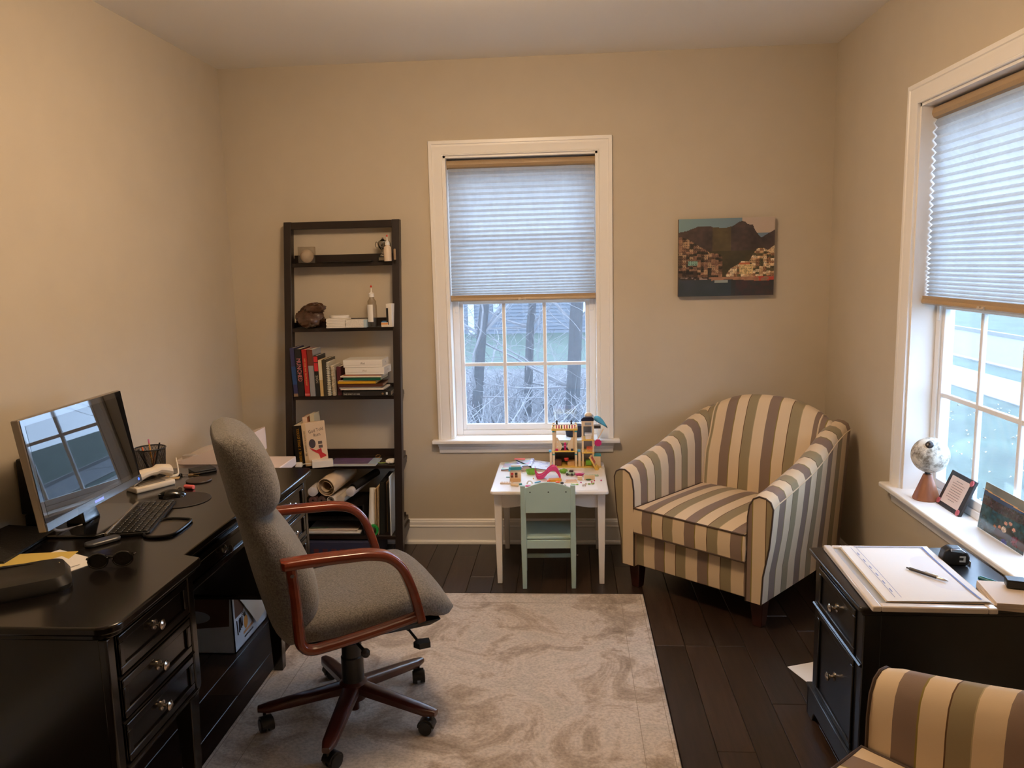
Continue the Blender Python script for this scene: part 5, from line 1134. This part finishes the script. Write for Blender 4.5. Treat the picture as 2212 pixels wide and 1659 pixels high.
toy('teal_plank', 'teal toy feather piece near the top of the green chair', 'blue', (-.15, 3.99), MB().prism([(-.022, -.006), (.02, -.004), (.026, .006), (-.012, .006)], 0, .006), .25)
toy('teal_stick', 'thin teal toy stick near the left edge of the play table', 'teal', (-.335, 4.13), MB().box((-.013, -.003, 0), (.013, .003, .004)), -.1)
toy('cream_lattice', 'flat cream lattice toy plate left of the shopfront', plain((224, 200, 172), .4), (-.335, 4.015), studs(MB().box((-.034, -.015, 0), (.034, .015, .004)), -.034, .034, -.015, .015, .004), .03)
toy('cream_column', 'fallen cream toy column at the front left of the play table', 'cream', (-.29, 3.965), MB().box((-.022, -.006, 0), (.022, .006, .010)), -.4)
toy('teal_brick', 'small teal toy brick beside the fallen column', 'teal', (-.262, 3.985), MB().box((-.008, -.005, 0), (.008, .005, .007)), .3)
toy('magenta_fan', 'magenta toy fan piece behind the left corner of the green chair', 'magenta', (-.22, 3.955), MB().prism([(-.016, 0), (0, -.008), (.018, .002), (.008, .008), (-.008, .008)], 0, .005), 0)
toy('white_arch', 'white toy arch with purple trim left of the blue wing', 'white', (-.215, 4.01), MB().tube([(.013*math.cos(q), 0, .013*math.sin(q)) for q in [PI*k/10 for k in range(11)]], .004, 6), .1, bevel=0)
toy('navy_hat', 'navy toy helmet left of the cream plank', 'navy', (-.048, 4.0), MB().ball((0, 0, .004), .009, 10, sc=(1.1, .8, .8)), 0, bevel=0)
toy('navy_shoe', 'navy and grey toy vehicle piece below the navy helmet', 'navy', (-.052, 3.972), MB().box((-.016, -.004, 0), (.008, .004, .006)), -.1)
toy('grey_wheel', 'small grey toy wheel piece beside the navy vehicle piece', 'grey', (-.034, 3.968), MB().lathe([(0, 0), (.008, 0), (.008, .004), (0, .004)], 12), 0)
toy('green_flower', 'grey-stemmed toy flower with green head at the front of the table', 'green', (.028, 3.975), MB().cyl((-.03, .012, .003), (.0, 0, .003), .0016, n=6).ball((.002, 0, .004), .006, 8, sc=(1.2, 1, .6)), 0, bevel=0)
toy('green_leaf', 'pair of olive toy leaves near the front right of the table', plain((120, 150, 60), .3), (.10, 3.985), MB().ball((-.009, -.002, .004), .009, 8, sc=(1, .8, .4)).ball((.009, .003, .004), .009, 8, sc=(1, .8, .4)), 0, bevel=0)
toy('brown_animal', 'tiny tan toy dog standing near the front right corner', plain((196, 170, 150), .4), (.066, 3.95), MB().box((-.010, -.003, .005), (.008, .003, .011)).box((.006, -.003, .009), (.012, .003, .017)).box((-.009, -.003, 0), (-.006, .003, .006)).box((.004, -.003, 0), (.007, .003, .006)), .3, bevel=.0006)
toy('teal_dot', 'round green toy stud at the right end of the chair back', plain((90, 190, 150), .3), (-.002, 3.94), MB().lathe([(0, 0), (.004, 0), (.004, .004), (0, .004)], 10), 0)
rng = random.Random(4)
for k, (x_, y_, c_, lb) in enumerate(((.155, 4.05, 'magenta', 'single pink toy bead at the right edge of the table'), (.12, 4.045, 'pink', 'pink toy bead right of the green fish'), (.105, 4.02, 'magenta', 'magenta toy bead behind the olive leaves'), (.115, 4.0, 'red', 'red toy bead beside the olive leaves'), (.05, 4.012, 'magenta', 'magenta toy bead right of the cream plank'), (-.105, 3.975, 'dark', 'black round toy bead in front of the flat cream plate'), (-.2, 4.095, 'yellow', 'yellow toy bead below the lime green tub'), (-.175, 4.1, 'cream', 'cream toy bead below the lime green tub'))):
    toy('toy_bead', lb, c_, (x_, y_), MB().ball((0, 0, .004), .004, 8), 0, bevel=0)
# ================================================================== ARMCHAIRS
def stripe_mat(name, axis, off=0., period=.24):
    m = bpy.data.materials.new(name); m.use_nodes = True; nt = m.node_tree; b = nt.nodes['Principled BSDF']
    tc = nt.nodes.new('ShaderNodeTexCoord'); sp = nt.nodes.new('ShaderNodeSeparateXYZ'); nt.links.new(tc.outputs['Object'], sp.inputs[0])
    a1 = nt.nodes.new('ShaderNodeMath'); a1.operation = 'MULTIPLY_ADD'; a1.inputs[1].default_value = 1/period; a1.inputs[2].default_value = 10+off/period
    nt.links.new(sp.outputs[axis], a1.inputs[0])
    fr = nt.nodes.new('ShaderNodeMath'); fr.operation = 'FRACT'; nt.links.new(a1.outputs[0], fr.inputs[0])
    r = nt.nodes.new('ShaderNodeValToRGB'); r.color_ramp.interpolation = 'CONSTANT'
    cream, taupe, olive, brown, lime = (216, 194, 162), (132, 112, 98), (146, 132, 102), (92, 64, 42), (136, 122, 62)
    stops = [(0, cream), (.26, taupe), (.49, lime), (.51, cream), (.755, brown), (.77, olive), (.985, (176, 158, 122))]
    e = r.color_ramp.elements; e[0].position = 0; e[0].color = (*lin(cream), 1); e[1].position = .26; e[1].color = (*lin(taupe), 1)
    for p_, c_ in stops[2:]: q = e.new(p_); q.color = (*lin(c_), 1)
    nt.links.new(fr.outputs[0], r.inputs[0])
    n = nt.nodes.new('ShaderNodeTexNoise'); n.inputs['Scale'].default_value = 420; n.inputs['Detail'].default_value = 2; nt.links.new(tc.outputs['Object'], n.inputs['Vector'])
    mx = nt.nodes.new('ShaderNodeMix'); mx.data_type = 'RGBA'; mx.blend_type = 'MULTIPLY'; mx.inputs[0].default_value = .25
    nt.links.new(r.outputs[0], mx.inputs[6]); nt.links.new(n.outputs['Color'], mx.inputs[7]); nt.links.new(r.outputs[0], b.inputs['Base Color'])
    bp = nt.nodes.new('ShaderNodeBump'); bp.inputs['Strength'].default_value = .12; bp.inputs['Distance'].default_value = .002
    nt.links.new(n.outputs['Fac'], bp.inputs['Height']); nt.links.new(bp.outputs[0], b.inputs['Normal'])
    b.inputs['Roughness'].default_value = .7; b.inputs['Specular IOR Level'].default_value = .25; b.inputs['Sheen Weight'].default_value = .25; b.inputs['Sheen Roughness'].default_value = .4
    return m
M_stx = stripe_mat('stripes_back', 0, .035); M_sts = stripe_mat('stripes_seat', 0, .072); M_sty = stripe_mat('stripes_along', 1, .03); M_stf = stripe_mat('stripes_front', 0, .022)
M_afl = stripe_mat('stripes_arm_left', 0, .131); M_afr = stripe_mat('stripes_arm_right', 0, .03)
M_welt = mat('dark_welt', (70, 52, 38), .7); M_lw = mat('light_welt', (206, 184, 152), .7)
M_cleg = mat('chair_leg_wood', (58, 26, 20), .3, coat=.3)
def arm_top(y): return poly_y([(-.03, .612), (.0, .626), (.08, .640), (.2, .665), (.35, .70), (.5, .752), (.62, .798), (.72, .822), (.80, .83)], y)
def make_armchair(label, loc, rz):
    A = thing('striped_armchair', label, 'armchair', loc, rz, 'striped armchairs')
    for x_, y_ in ((-.335, .045), (.335, .045), (-.31, .72), (.31, .72)):
        a, c = .032, .022
        mk('leg', MB().loft([[(x_-c, y_-c, 0), (x_+c, y_-c, 0), (x_+c, y_+c, 0), (x_-c, y_+c, 0)], [(x_-a, y_-a, .135), (x_+a, y_-a, .135), (x_+a, y_+a, .135), (x_-a, y_+a, .135)]]), M_cleg, A, bevel=.003)
    mk('front_rail', MB().loft([[(x_, .0, .13), (x_, -.004, .2), (x_, .0, .305), (x_, .70, .305), (x_, .70, .13)] for x_ in (-.31, .31)]), M_stf, A, bevel=.006)
    # seat cushion with crown and welts
    n = 14; rows = []
    def cr(u, v): return (1-abs(u)**3)*(1-abs(v)**3)
    x0, x1, y0, y1 = -.300, .300, -.035, .60
    def sx_(u): return (x1+x0)/2+(x1-x0)/2*u
    top = [[(sx_(2*i/n-1), y0+(y1-y0)*j/n, .432+.028*cr(2*i/n-1, 2*j/n-1)) for i in range(n+1)] for j in range(n+1)]
    bot = [[(p[0], p[1], .308) for p in r] for r in top]
    c = MB(); c.sheet(top); c.sheet([list(reversed(r)) for r in bot])
    per = lambda g: [g[0][i] for i in range(n+1)]+[g[j][n] for j in range(1, n+1)]+[g[n][i] for i in range(n-1, -1, -1)]+[g[j][0] for j in range(n-1, 0, -1)]
    pt, pb = per(top), per(bot)
    def bul(p, k): cx, cy = 0, .28; return (p[0]*(1+k*.02), cy+(p[1]-cy)*(1+k*.02), p[2])
    mid = [bul(((a[0]+b_[0])/2, (a[1]+b_[1])/2, (a[2]+b_[2])/2), 1) for a, b_ in zip(pt, pb)]
    c.loft([pb, mid, pt], caps=False)
    sc_ = mk('seat_cushion', c, M_sts, A, angle=60)
    mk('welt', MB().tube(pt, .0045, 6, True), M_welt, sc_); mk('welt', MB().tube(pb, .0045, 6, True), M_welt, sc_)
    # arms: sections along the depth
    for s in (-1, 1):
        rings = []; ny = 22
        for j in range(ny+1):
            y = -.022+.815*j/ny; zt = arm_top(y); t = max(0, (y-.45)/.35)
            xi, xo = .305-.02*t, .425-.02*t; xb = .372-.01*t
            flo = [(xi, .13), (xi, .30), (xi+.002, zt-.10), (xi+.010, zt-.045), (xi+.028, zt-.014), (xi+.055, zt), (xi+.085, zt-.003), (xo-.012, zt-.016), (xo, zt-.045), (xo-.004, zt-.10), ((xo+xb)/2+.012, zt-.22), (xb+.012, .26), (xb+.006, .13)]
            rings.append([(s*a, y, b_) for a, b_ in flo])
        ar = mk('arm', MB().loft(rings), M_sty, A, angle=50)
        f = rings[0]; off = [(p[0], p[1]-.006, p[2]) for p in f]
        mk('arm_front', MB().loft([f, off]), M_afl if s < 0 else M_afr, ar, bevel=.002)
        mk('welt', MB().tube([(p[0], p[1]-.004, p[2]) for p in f], .0045, 6), M_welt, ar)
        mk('side_welt', MB().tube([(p[8][0], p[8][1], p[8][2]) for p in rings], .003, 5), M_lw, ar)
    # back: raked front, arched top
    cols = []; nx = 22
    for i in range(nx+1):
        x = -.36+.72*i/nx; q = abs(x)/.36
        zt = .925-.115*q**2.4; w = x
        wrap = -.05*max(0, (q-.75)/.25)**2
        yf0, yf1 = .585+wrap, .695+wrap*.6
        ring = [(w, yf0, .34), (w, yf0+.006, .46), (w, yf0+.026-.01*(1-q*q), .60), (w, yf1-.045-.01*(1-q*q), zt-.16), (w, yf1-.018, zt-.06), (w, yf1+.002, zt-.022), (w, yf1+.030, zt), (w, yf1+.062, zt-.004), (w, yf1+.088, zt-.025), (w, .800, zt-.08), (w, .80, .5), (w, .785, .13), (w, .70, .13)]
        cols.append(ring)
    bk = mk('backrest', MB().loft(cols), M_stx, A, angle=60)
    for s in (0, nx): mk('welt', MB().tube([cols[2 if s == 0 else nx-2][k] for k in range(9)], .0045, 6), M_lw, bk)
    mk('back_welt', MB().tube([c_[8] for c_ in cols], .004, 5), M_welt, bk)
    return A
RZ = math.atan2(-.659, .752)
arm1 = make_armchair('striped beige and taupe armchair standing in the far right corner', (.5525, 3.64, .001), RZ)
dup(arm1, (.51, 1.637, .001), math.atan2(-.68, -.73), 'striped armchair in the near right foreground, cut off by the picture edge')
# ================================================================== RIGHT CABINET
cb2 = thing('file_cabinet', 'black two-drawer file cabinet with silver knobs under the right-hand window', 'cabinet', (.855, 2.29, 0))
CW, CL = .50, .455       # depth (x) and length (y)
mk('cabinet_case', MB().box((.012, .0, .09), (CW, CL, .585)), M_black, cb2, bevel=.003)
mk('cabinet_top', MB().prism(rrect(-.02, CW+.01, -.022, CL+.03, .012, 3), .598, .615), M_black, cb2, bevel=.005, seg=3)
mk('top_moulding', MB().box((-.008, -.010, .584), (CW, CL+.015, .599)), M_black, cb2, bevel=.004)
for y_ in (.0, CL-.05): mk('front_post', MB().box((.0, y_, .09), (.014, y_+.05, .584)), M_black, cb2, bevel=.003)
dd1 = drawer(cb2, .012, .052, CL-.052, .43, .575, M_black, -1, 1); dd2 = drawer(cb2, .012, .052, CL-.052, .115, .415, M_black, -1, 1)
mk('drawer_rail', MB().prism([(.012, .415), (-.004, .418), (-.008, .4225), (-.004, .427), (.012, .43)], .0, CL, 'y'), M_black, cb2)
bpl = [(0, .11), (0, .0), (.05, .0), (.058, .02), (.075, .04), (CL-.075, .04), (CL-.058, .02), (CL-.05, 0), (CL, 0), (CL, .11)]
mk('front_plinth', MB().prism([(a-.0, b) for a, b in bpl], -.014, .012, 'x'), M_black, cb2, bevel=.003)
for y_ in (-.012, CL): mk('side_plinth', MB().box((-.014, y_, .0), (CW, y_+.012, .11)), M_black, cb2, bevel=.003)
mk('plinth_moulding', MB().box((-.018, -.014, .104), (CW, CL+.014, .116)), M_black, cb2, bevel=.004)
for y_ in (-.006, ): mk('side_stile', MB().box((.0, -.006, .116), (.05, .0, .584)), M_black, cb2, bevel=.002)
ZC = .6156
def onc(x, y): return (x, y, ZC)
# acrylic drawing board with paper pad
brd = thing('drawing_board', 'white-framed drafting board lying on the black file cabinet', 'drawing board', (1.040, 2.487, ZC), -.035)
bw, bh = .335, .50
mk('board_panel', MB().box((-bw/2, -bh/2, .004), (bw/2, bh/2, .012)), mat('board_grey', (186, 192, 200), .25), brd)
M_bfr = mat('board_frame', (226, 216, 206), .22, coat=.3)
for a, c in (((-bw/2-.004, -bh/2-.004, 0), (-bw/2+.022, bh/2+.004, .018)), ((bw/2-.022, -bh/2-.004, 0), (bw/2+.004, bh/2+.004, .018)), ((-bw/2+.022, -bh/2-.004, 0), (bw/2-.022, -bh/2+.024, .018)), ((-bw/2+.022, bh/2-.02, 0), (bw/2-.022, bh/2+.004, .018))): mk('board_edge', MB().box(a, c), M_bfr, brd, bevel=.004)
mk('clear_corner', MB().prism([(bw/2-.05, -bh/2+.024), (bw/2-.022, -bh/2+.024), (bw/2-.022, -bh/2+.05)], .013, .0145), mat('corner_grey', (176, 190, 206), .2), brd)
pad = thing('paper_pad', 'pad of large white drafting sheets with a blue border line on the drawing board', 'paper pad', (1.062, 2.49, ZC+.0185), -.035)
pwid, plen = .285, .455
for k in range(3): mk('under_sheet', MB().box((-pwid/2+.002*k-.004, -plen/2+.003*k, .0011*k), (pwid/2+.003*(2-k), plen/2-.002*k, .0011*k+.0008)), plain((222, 200, 164) if k < 1 else (232, 228, 226), .6), pad)
mk('top_sheet', MB().sheet([[(-pwid/2+pwid*i/16, -plen/2+plen*j/16, .0036+.004*(abs(2*j/16-1)**4)*(i/16)+.003*math.sin(i*.35)*(1-abs(2*j/16-1))) for i in range(17)] for j in range(17)]), M_paper, pad, fix=False)
M_bl = plain((96, 110, 160), .6)
def hz(x, y):
    i, j = (x+pwid/2)/pwid*16, (y+plen/2)/plen*16; return .0064+.004*(abs(2*j/16-1)**4)*(i/16)+.003*math.sin(i*.35)*(1-abs(2*j/16-1))
def strip(xa, ya, xb, yb, wd):
    n = 16; d = Vector((xb-xa, yb-ya, 0)).normalized(); nn = Vector((-d.y, d.x, 0))*wd/2
    return MB().sheet([[(xa+(xb-xa)*k/n+s_*nn.x, ya+(yb-ya)*k/n+s_*nn.y, hz(xa+(xb-xa)*k/n, ya+(yb-ya)*k/n)) for s_ in (-1, 1)] for k in range(n+1)])
mk('border_line', strip(pwid/2-.022, -plen/2+.012, pwid/2-.022, plen/2-.012, .006), M_bl, pad, fix=False)
mk('border_line', strip(-pwid/2+.04, plen/2-.012, pwid/2-.022, plen/2-.012, .005), M_bl, pad, fix=False)
for k, xx in enumerate((-pwid/2+.028, -pwid/2+.046)): mk('title_line', strip(xx, -plen/2+.02, xx, plen/2-.02, .0012), M_bl, pad, fix=False)
for k in range(6): mk('title_note', strip(-pwid/2+.034, -plen/2+.06+.06*k, -pwid/2+.034, -plen/2+.085+.06*k, .004), plain((140, 150, 186), .6), pad, fix=False)
pn = thing('ballpoint_pen', 'dark ballpoint pen with a silver tip lying on the white drafting sheets', 'pen', (1.105, 2.455, ZC+.028), -.95)
mk('pen_barrel', MB().cyl((-.06, 0, 0), (.03, 0, 0), .0048, n=14), plain((52, 52, 56), .3), pn); mk('pen_tip', MB().lathe([(0, 0), (.0046, 0), (.0042, .02), (.0015, .034), (0, .036)], 14, M=Matrix.Translation((.03, 0, 0)) @ Matrix.Rotation(PI/2, 4, 'Y')), M_steel, pn)
mk('pen_clip', MB().box((-.01, -.0015, .0045), (.032, .0015, .0075)), M_steel, pn); mk('clicker', MB().cyl((-.07, 0, 0), (-.06, 0, 0), .0025, n=10), plain((40, 40, 44), .3), pn)
tm = thing('tape_measure', 'chunky black tape measure standing on the file cabinet near the sill', 'tape measure', (1.262, 2.62, ZC), -.12)
ol = [(-.042, .0), (.03, 0), (.040, .008), (.040, .03), (.034, .044), (.01, .058), (-.02, .060), (-.038, .048), (-.045, .02)]
mk('case', MB().prism(ol, -.022, .022, 'y'), mat('rubber_black', (26, 26, 27), .5), tm, bevel=.006, seg=3)
mk('chrome_cap', MB().prism([(-.02, .058), (.012, .057), (.028, .047), (.02, .044), (-.02, .048)], -.0235, .018, 'y'), mat('chrome_white', (206, 212, 222), .15, .6), tm, bevel=.002)
mk('logo', MB().prism([(.008, .014), (.026, .014), (.026, .034), (.008, .034), (.008, .029), (.020, .029), (.020, .019), (.008, .019)], -.0232, -.0218, 'y'), plain((206, 210, 206), .4), tm)
mk('belt_clip', MB().box((-.02, .022, .012), (.02, .025, .048)), M_steel, tm, bevel=.001); mk('hook', MB().box((.039, -.009, .004), (.047, .009, .006)).box((.046, -.009, .0), (.0475, .009, .012)), M_steel, tm)
tpn = thing('teal_pen', 'teal capped pen lying on the file cabinet by the sill', 'pen', (1.305, 2.44, ZC+.0055), -1.0)
mk('pen_barrel', MB().cyl((-.05, 0, 0), (.05, 0, 0), .0052, n=12), plain((30, 34, 38), .3), tpn); mk('pen_cap', MB().cyl((-.055, 0, .0), (-.01, 0, .0), .0058, n=12), plain((40, 120, 130), .3), tpn); mk('clip', MB().box((-.05, -.0015, .005), (.03, .0015, .0078)), plain((60, 140, 150), .3), tpn)
for k in range(3): tag(mk('note_pad', MB().box((-.06, -.085, 0), (.06, .085, .008)), plain((224, 206, 186), .65), loc=(1.275+.003*k, 2.33-.002*k, ZC+.0085*k), rot=(0, 0, -.25+.05*k), bevel=.001), ('bottom cream notepad of the small stack by the sill', 'middle cream notepad of the small stack by the sill', 'top cream notepad of the small stack by the sill')[k], 'notepad', 'notepads on the file cabinet')
tag(mk('small_black_case', MB().loft([[(-.025, -.02, 0), (.025, -.02, 0), (.025, .02, 0), (-.025, .02, 0)], [(-.027, -.022, .026), (.027, -.022, .026), (.027, .022, .026), (-.027, .022, .026)]]), M_plblack, loc=(1.318, 2.365, ZC+.0262), rot=(0, 0, -.3), bevel=.004), 'small square black case on the cream notepads', 'case')
# papers on the floor behind the cabinet
tag(mk('floor_paper', MB().box((-.1, -.14, 0), (.1, .14, .0012)), M_paper, loc=(1.00, 2.98, .0005), rot=(0, 0, .35)), 'white paper on the floor behind the file cabinet', 'paper')
bin_ = thing('waste_basket', 'small dark wire waste basket on the floor behind the file cabinet', 'basket', (1.12, 2.92, .0))
bin_.location = (1.16, 3.13, 0)
mk('basket_wall', MB().loft([[(r_*math.cos(2*PI*k/24), r_*math.sin(2*PI*k/24), z_) for k in range(24)] for r_, z_ in ((.10, 0), (.13, .26), (.126, .26), (.096, .006))], close=False), M_plblack, bin_)
mk('basket_rim', MB().tube([(.13*math.cos(2*PI*k/24), .13*math.sin(2*PI*k/24), .262) for k in range(24)], .004, 6, True), M_plblack, bin_)
# ---------------- things on the right sill (z = .632)
ZS = .6325
gl = thing('desk_globe', 'cream toy globe with a black knob on a conical brown wooden base on the sill', 'globe', (1.462, 3.30, ZS))
mk('cone_base', MB().lathe([(0, 0), (.052, 0), (.053, .004), (.016, .105), (.012, .107), (0, .107)], 28), mat('globe_wood', (150, 92, 58), .45, noise=.25, nscale=30, stretch=(1, 1, .2)), gl)
mk('pivot', MB().cyl((0, 0, .105), (0, 0, .118), .011, n=14), M_plblack, gl)
def globe_mat():
    m = bpy.data.materials.new('globe_map'); m.use_nodes = True; nt = m.node_tree; b = nt.nodes['Principled BSDF']
    tc = nt.nodes.new('ShaderNodeTexCoord'); n = nt.nodes.new('ShaderNodeTexNoise'); n.inputs['Scale'].default_value = 24; n.inputs['Detail'].default_value = 8; n.inputs['Roughness'].default_value = .7
    nt.links.new(tc.outputs['Object'], n.inputs['Vector'])
    r = nt.nodes.new('ShaderNodeValToRGB'); e = r.color_ramp.elements; e[0].position = .40; e[0].color = (*lin((120, 110, 94)), 1); e[1].position = .56; e[1].color = (*lin((226, 220, 204)), 1)
    nt.links.new(n.outputs['Fac'], r.inputs[0]); nt.links.new(r.outputs[0], b.inputs['Base Color']); b.inputs['Roughness'].default_value = .4; return m
mk('sphere', MB().ball((.006, -.002, .186), .073, 32), globe_mat(), gl)
mk('top_knob', MB().lathe([(0, 0), (.014, 0), (.016, .006), (.012, .014), (.005, .017), (.004, .022), (0, .024)], 16, M=Matrix.Translation((-.018, -.045, .236)) @ Matrix.Rotation(.75, 4, 'X') @ Matrix.Rotation(-.3, 4, 'Y')), mat('dark_knob', (46, 40, 38), .3), gl)
# note frame leaning on the sill
nf = thing('framed_note', 'black frame with a printed note and pink corner stickers leaning on the sill', 'frame', (1.478, 3.155, ZS), 0, rot=(0, .40, 0))
fw, fh = .19, .15
mk('frame_board', MB().box((0, -fw/2, 0), (.012, fw/2, fh)), mat('frame_black', (40, 34, 32), .5), nf, bevel=.002)
mk('note_paper', MB().box((-.0012, -fw/2+.024, .018), (0, fw/2-.024, fh-.018)), plain((226, 206, 196), .6), nf)
for k in range(9):
    l_ = .05 if k in (0, 8) else .10-.02*hsh(k)
    mk('text_line', MB().box((-.0017, -l_/2, fh-.034-.0098*k), (-.0011, l_/2, fh-.032-.0098*k)), plain((150, 116, 116) if k % 2 else (120, 108, 108), .6), nf)
for (y_, z_) in ((-fw/2+.016, fh-.014), (fw/2-.012, .016), (-fw/2+.016, .012)):
    s_ = MB()
    for q in range(4): s_.box((-.003, -.0045, -.0115), (0, .0045, .0115), M=Matrix.Translation((0, y_, z_)) @ Matrix.Rotation(PI/4*q, 4, 'X'))
    mk('pink_sticker', s_, plain((226, 120, 130), .5), nf)
mk('easel_back', MB().loft([[(.012, y_, .09), (.016, y_, .09), (.070, y_, -.028), (.064, y_, -.028)] for y_ in (-.03, .03)]), M_plblack, nf)
# photo print standing on the sill
pp = thing('photo_print', 'unframed glossy photo print of a group of people by the water leaning on the sill', 'photo', (1.493, 2.795, ZS+.001))
def photo(u, v):
    n = vnoise(u*26, v*18); n2 = vnoise(u*60, v*44)
    hor = .40+.02*math.sin(u*4)
    if v < hor-.14:
        b = .5+.5*vnoise(u*5, v*12)
        c = (60+70*b, 80+50*b, 90+30*b)
        if abs(v-(.17+.06*u)) < .022: c = (220, 170, 110)
        if .17+.06*u < v: c = (44, 70, 110)
        return c
    if v < hor+.06: return (52+50*n2*n, 40+34*n2, 52+20*n2)
    if v < .58 or u < .36: c = (30+30*n, 62+36*n-30*max(0, v-.6), 72+34*n-36*max(0, v-.6))
    else: c = (40+30*n, 60+30*n, 66+30*n)
    for (cx, cy, r, col) in ((.47, .86, .10, (60, 34, 32)), (.57, .82, .12, (54, 30, 30)), (.70, .80, .11, (34, 36, 34)), (.82, .84, .10, (92, 34, 48)), (.94, .84, .10, (70, 44, 34)), (.55, .74, .055, (214, 196, 178)), (.565, .60, .036, (206, 150, 130)), (.655, .56, .036, (206, 150, 130)), (.74, .64, .036, (214, 160, 140)), (.46, .74, .034, (190, 136, 116)), (.60, .98, .06, (52, 60, 140)), (.66, .70, .06, (58, 44, 36)), (.36, .78, .028, (150, 90, 50))):
        if ((u-cx)/1.)**2+((v-cy)*1.0)**2 < r*r: c = tuple(q*(.8+.4*n2) for q in col)
    return c
pr0 = painted('print', photo, .30, .172, 100, 60, pp, (0, -.0006, 0), (0, 0, 0), .12, .5)
mk('backing', MB().box((-.15, .0004, 0), (.15, .0014, .172)), M_paper, pp)
pp.rotation_euler = (-.13, 0, -PI/2)
# ================================================================== CANVAS PICTURE
pc = thing('canvas_picture', 'unframed canvas photograph of a hillside coastal town hanging on the far wall', 'picture', (.861, D-.003, 1.433))
cw, chh = .515, .42
mk('canvas_body', MB().box((-cw/2, -.032, 0), (cw/2, 0, chh)), plain((96, 76, 60), .7), pc, bevel=.002)
ridge = [(0, .17), (.08, .155), (.2, .10), (.33, .095), (.36, .118), (.5, .12), (.57, .10), (.62, .055), (.66, .04), (.69, .05), (.72, .085), (.77, .09), (.79, .15), (.83, .22), (.86, .26), (.9, .23), (1.0, .16)]
townL = [(0, .22), (.1, .26), (.2, .34), (.28, .40), (.33, .44), (.44, .46), (.47, .52), (.455, .60), (.46, .75), (1, .9)]
townR = [(0, .9), (.50, .72), (.55, .64), (.62, .60), (.66, .55), (.74, .56), (.77, .48), (.82, .40), (.87, .38), (.93, .42), (1., .36)]
def coast(u, v):
    n = vnoise(u*34, v*28); n2 = vnoise(u*9+7, v*8); n3 = vnoise(u*80, v*66)
    if v > .80+.01*math.sin(u*9)-.02*(u < .35):
        c = (46+14*n2-6*u+24*(u > .6)*n, 56+10*n2-10*(u > .55), 60+14*n2-16*(u > .55))
        if abs(u-.45) < .07 and .795 < v < .83: c = (150, 160, 158)
        return c
    if v > .755: 
        c = (140+40*n, 104+30*n, 84+20*n)
        if u > .8 and n > .45: c = (180, 70, 54)
        if u < .32 and v < .79: c = (60+90*(n > .6), 50+80*(n > .6), 44+76*(n > .6))
        return c
    if v < poly_y(ridge, u):
        c = (122-14*u, 150-22*u, 152-2*u)
        cl = vnoise(u*7+1, v*9)
        if u > .66 and v < .20 and cl > .38-.9*(u-.72)*(v < .09): c = (190, 172, 156)
        return c
    tl = u < .46 and v > poly_y(townL, u); tr_ = u > .5 and v > poly_y(townR, u)
    if tl or tr_:
        bx_, by_ = math.floor(u*26), math.floor(v*30+.7*hsh(math.floor(u*26))); h = hsh(bx_, by_); 
        wx, wy = (u*26) % 1, (v*30) % 1
        if tr_: base = [(214, 186, 146), (196, 160, 120), (228, 206, 170), (150, 110, 80), (90, 84, 58)][int(h*5) % 5]
        else: base = [(156, 118, 92), (128, 96, 76), (176, 144, 112), (96, 74, 58), (60, 52, 40)][int(h*5) % 5]
        k = .75+.4*n3
        if (wx % .5) < .18 and .3 < wy < .75 and h > .3: k *= .55
        if tr_ and .62 < u < .75 and .575 < v < .60: return (190, 104, 66)
        if tr_ and .64 < u < .78 and .60 < v < .72: base = (216, 190, 136)
        if tl and .1 < u < .2 and .54 < v < .60: base = (120, 160, 146)
        if tl and v > .66 and u < .2: base = tuple(q*.55 for q in base)
        return tuple(q*k for q in base)
    d = n2*.6+n*.4
    if v > .42: return (56+22*d, 50+20*d, 32+14*d)
    if .35 < u < .55: return (70+30*d, 62+24*d, 42+14*d)
    return (52+34*d, 44+26*d, 42+20*d)
painted('canvas_print', coast, cw, chh, 150, 122, pc, (0, -.0326, 0), (0, 0, 0), .55)
# wall outlet by the shelf of the left desk is hidden; light switch plate near the door
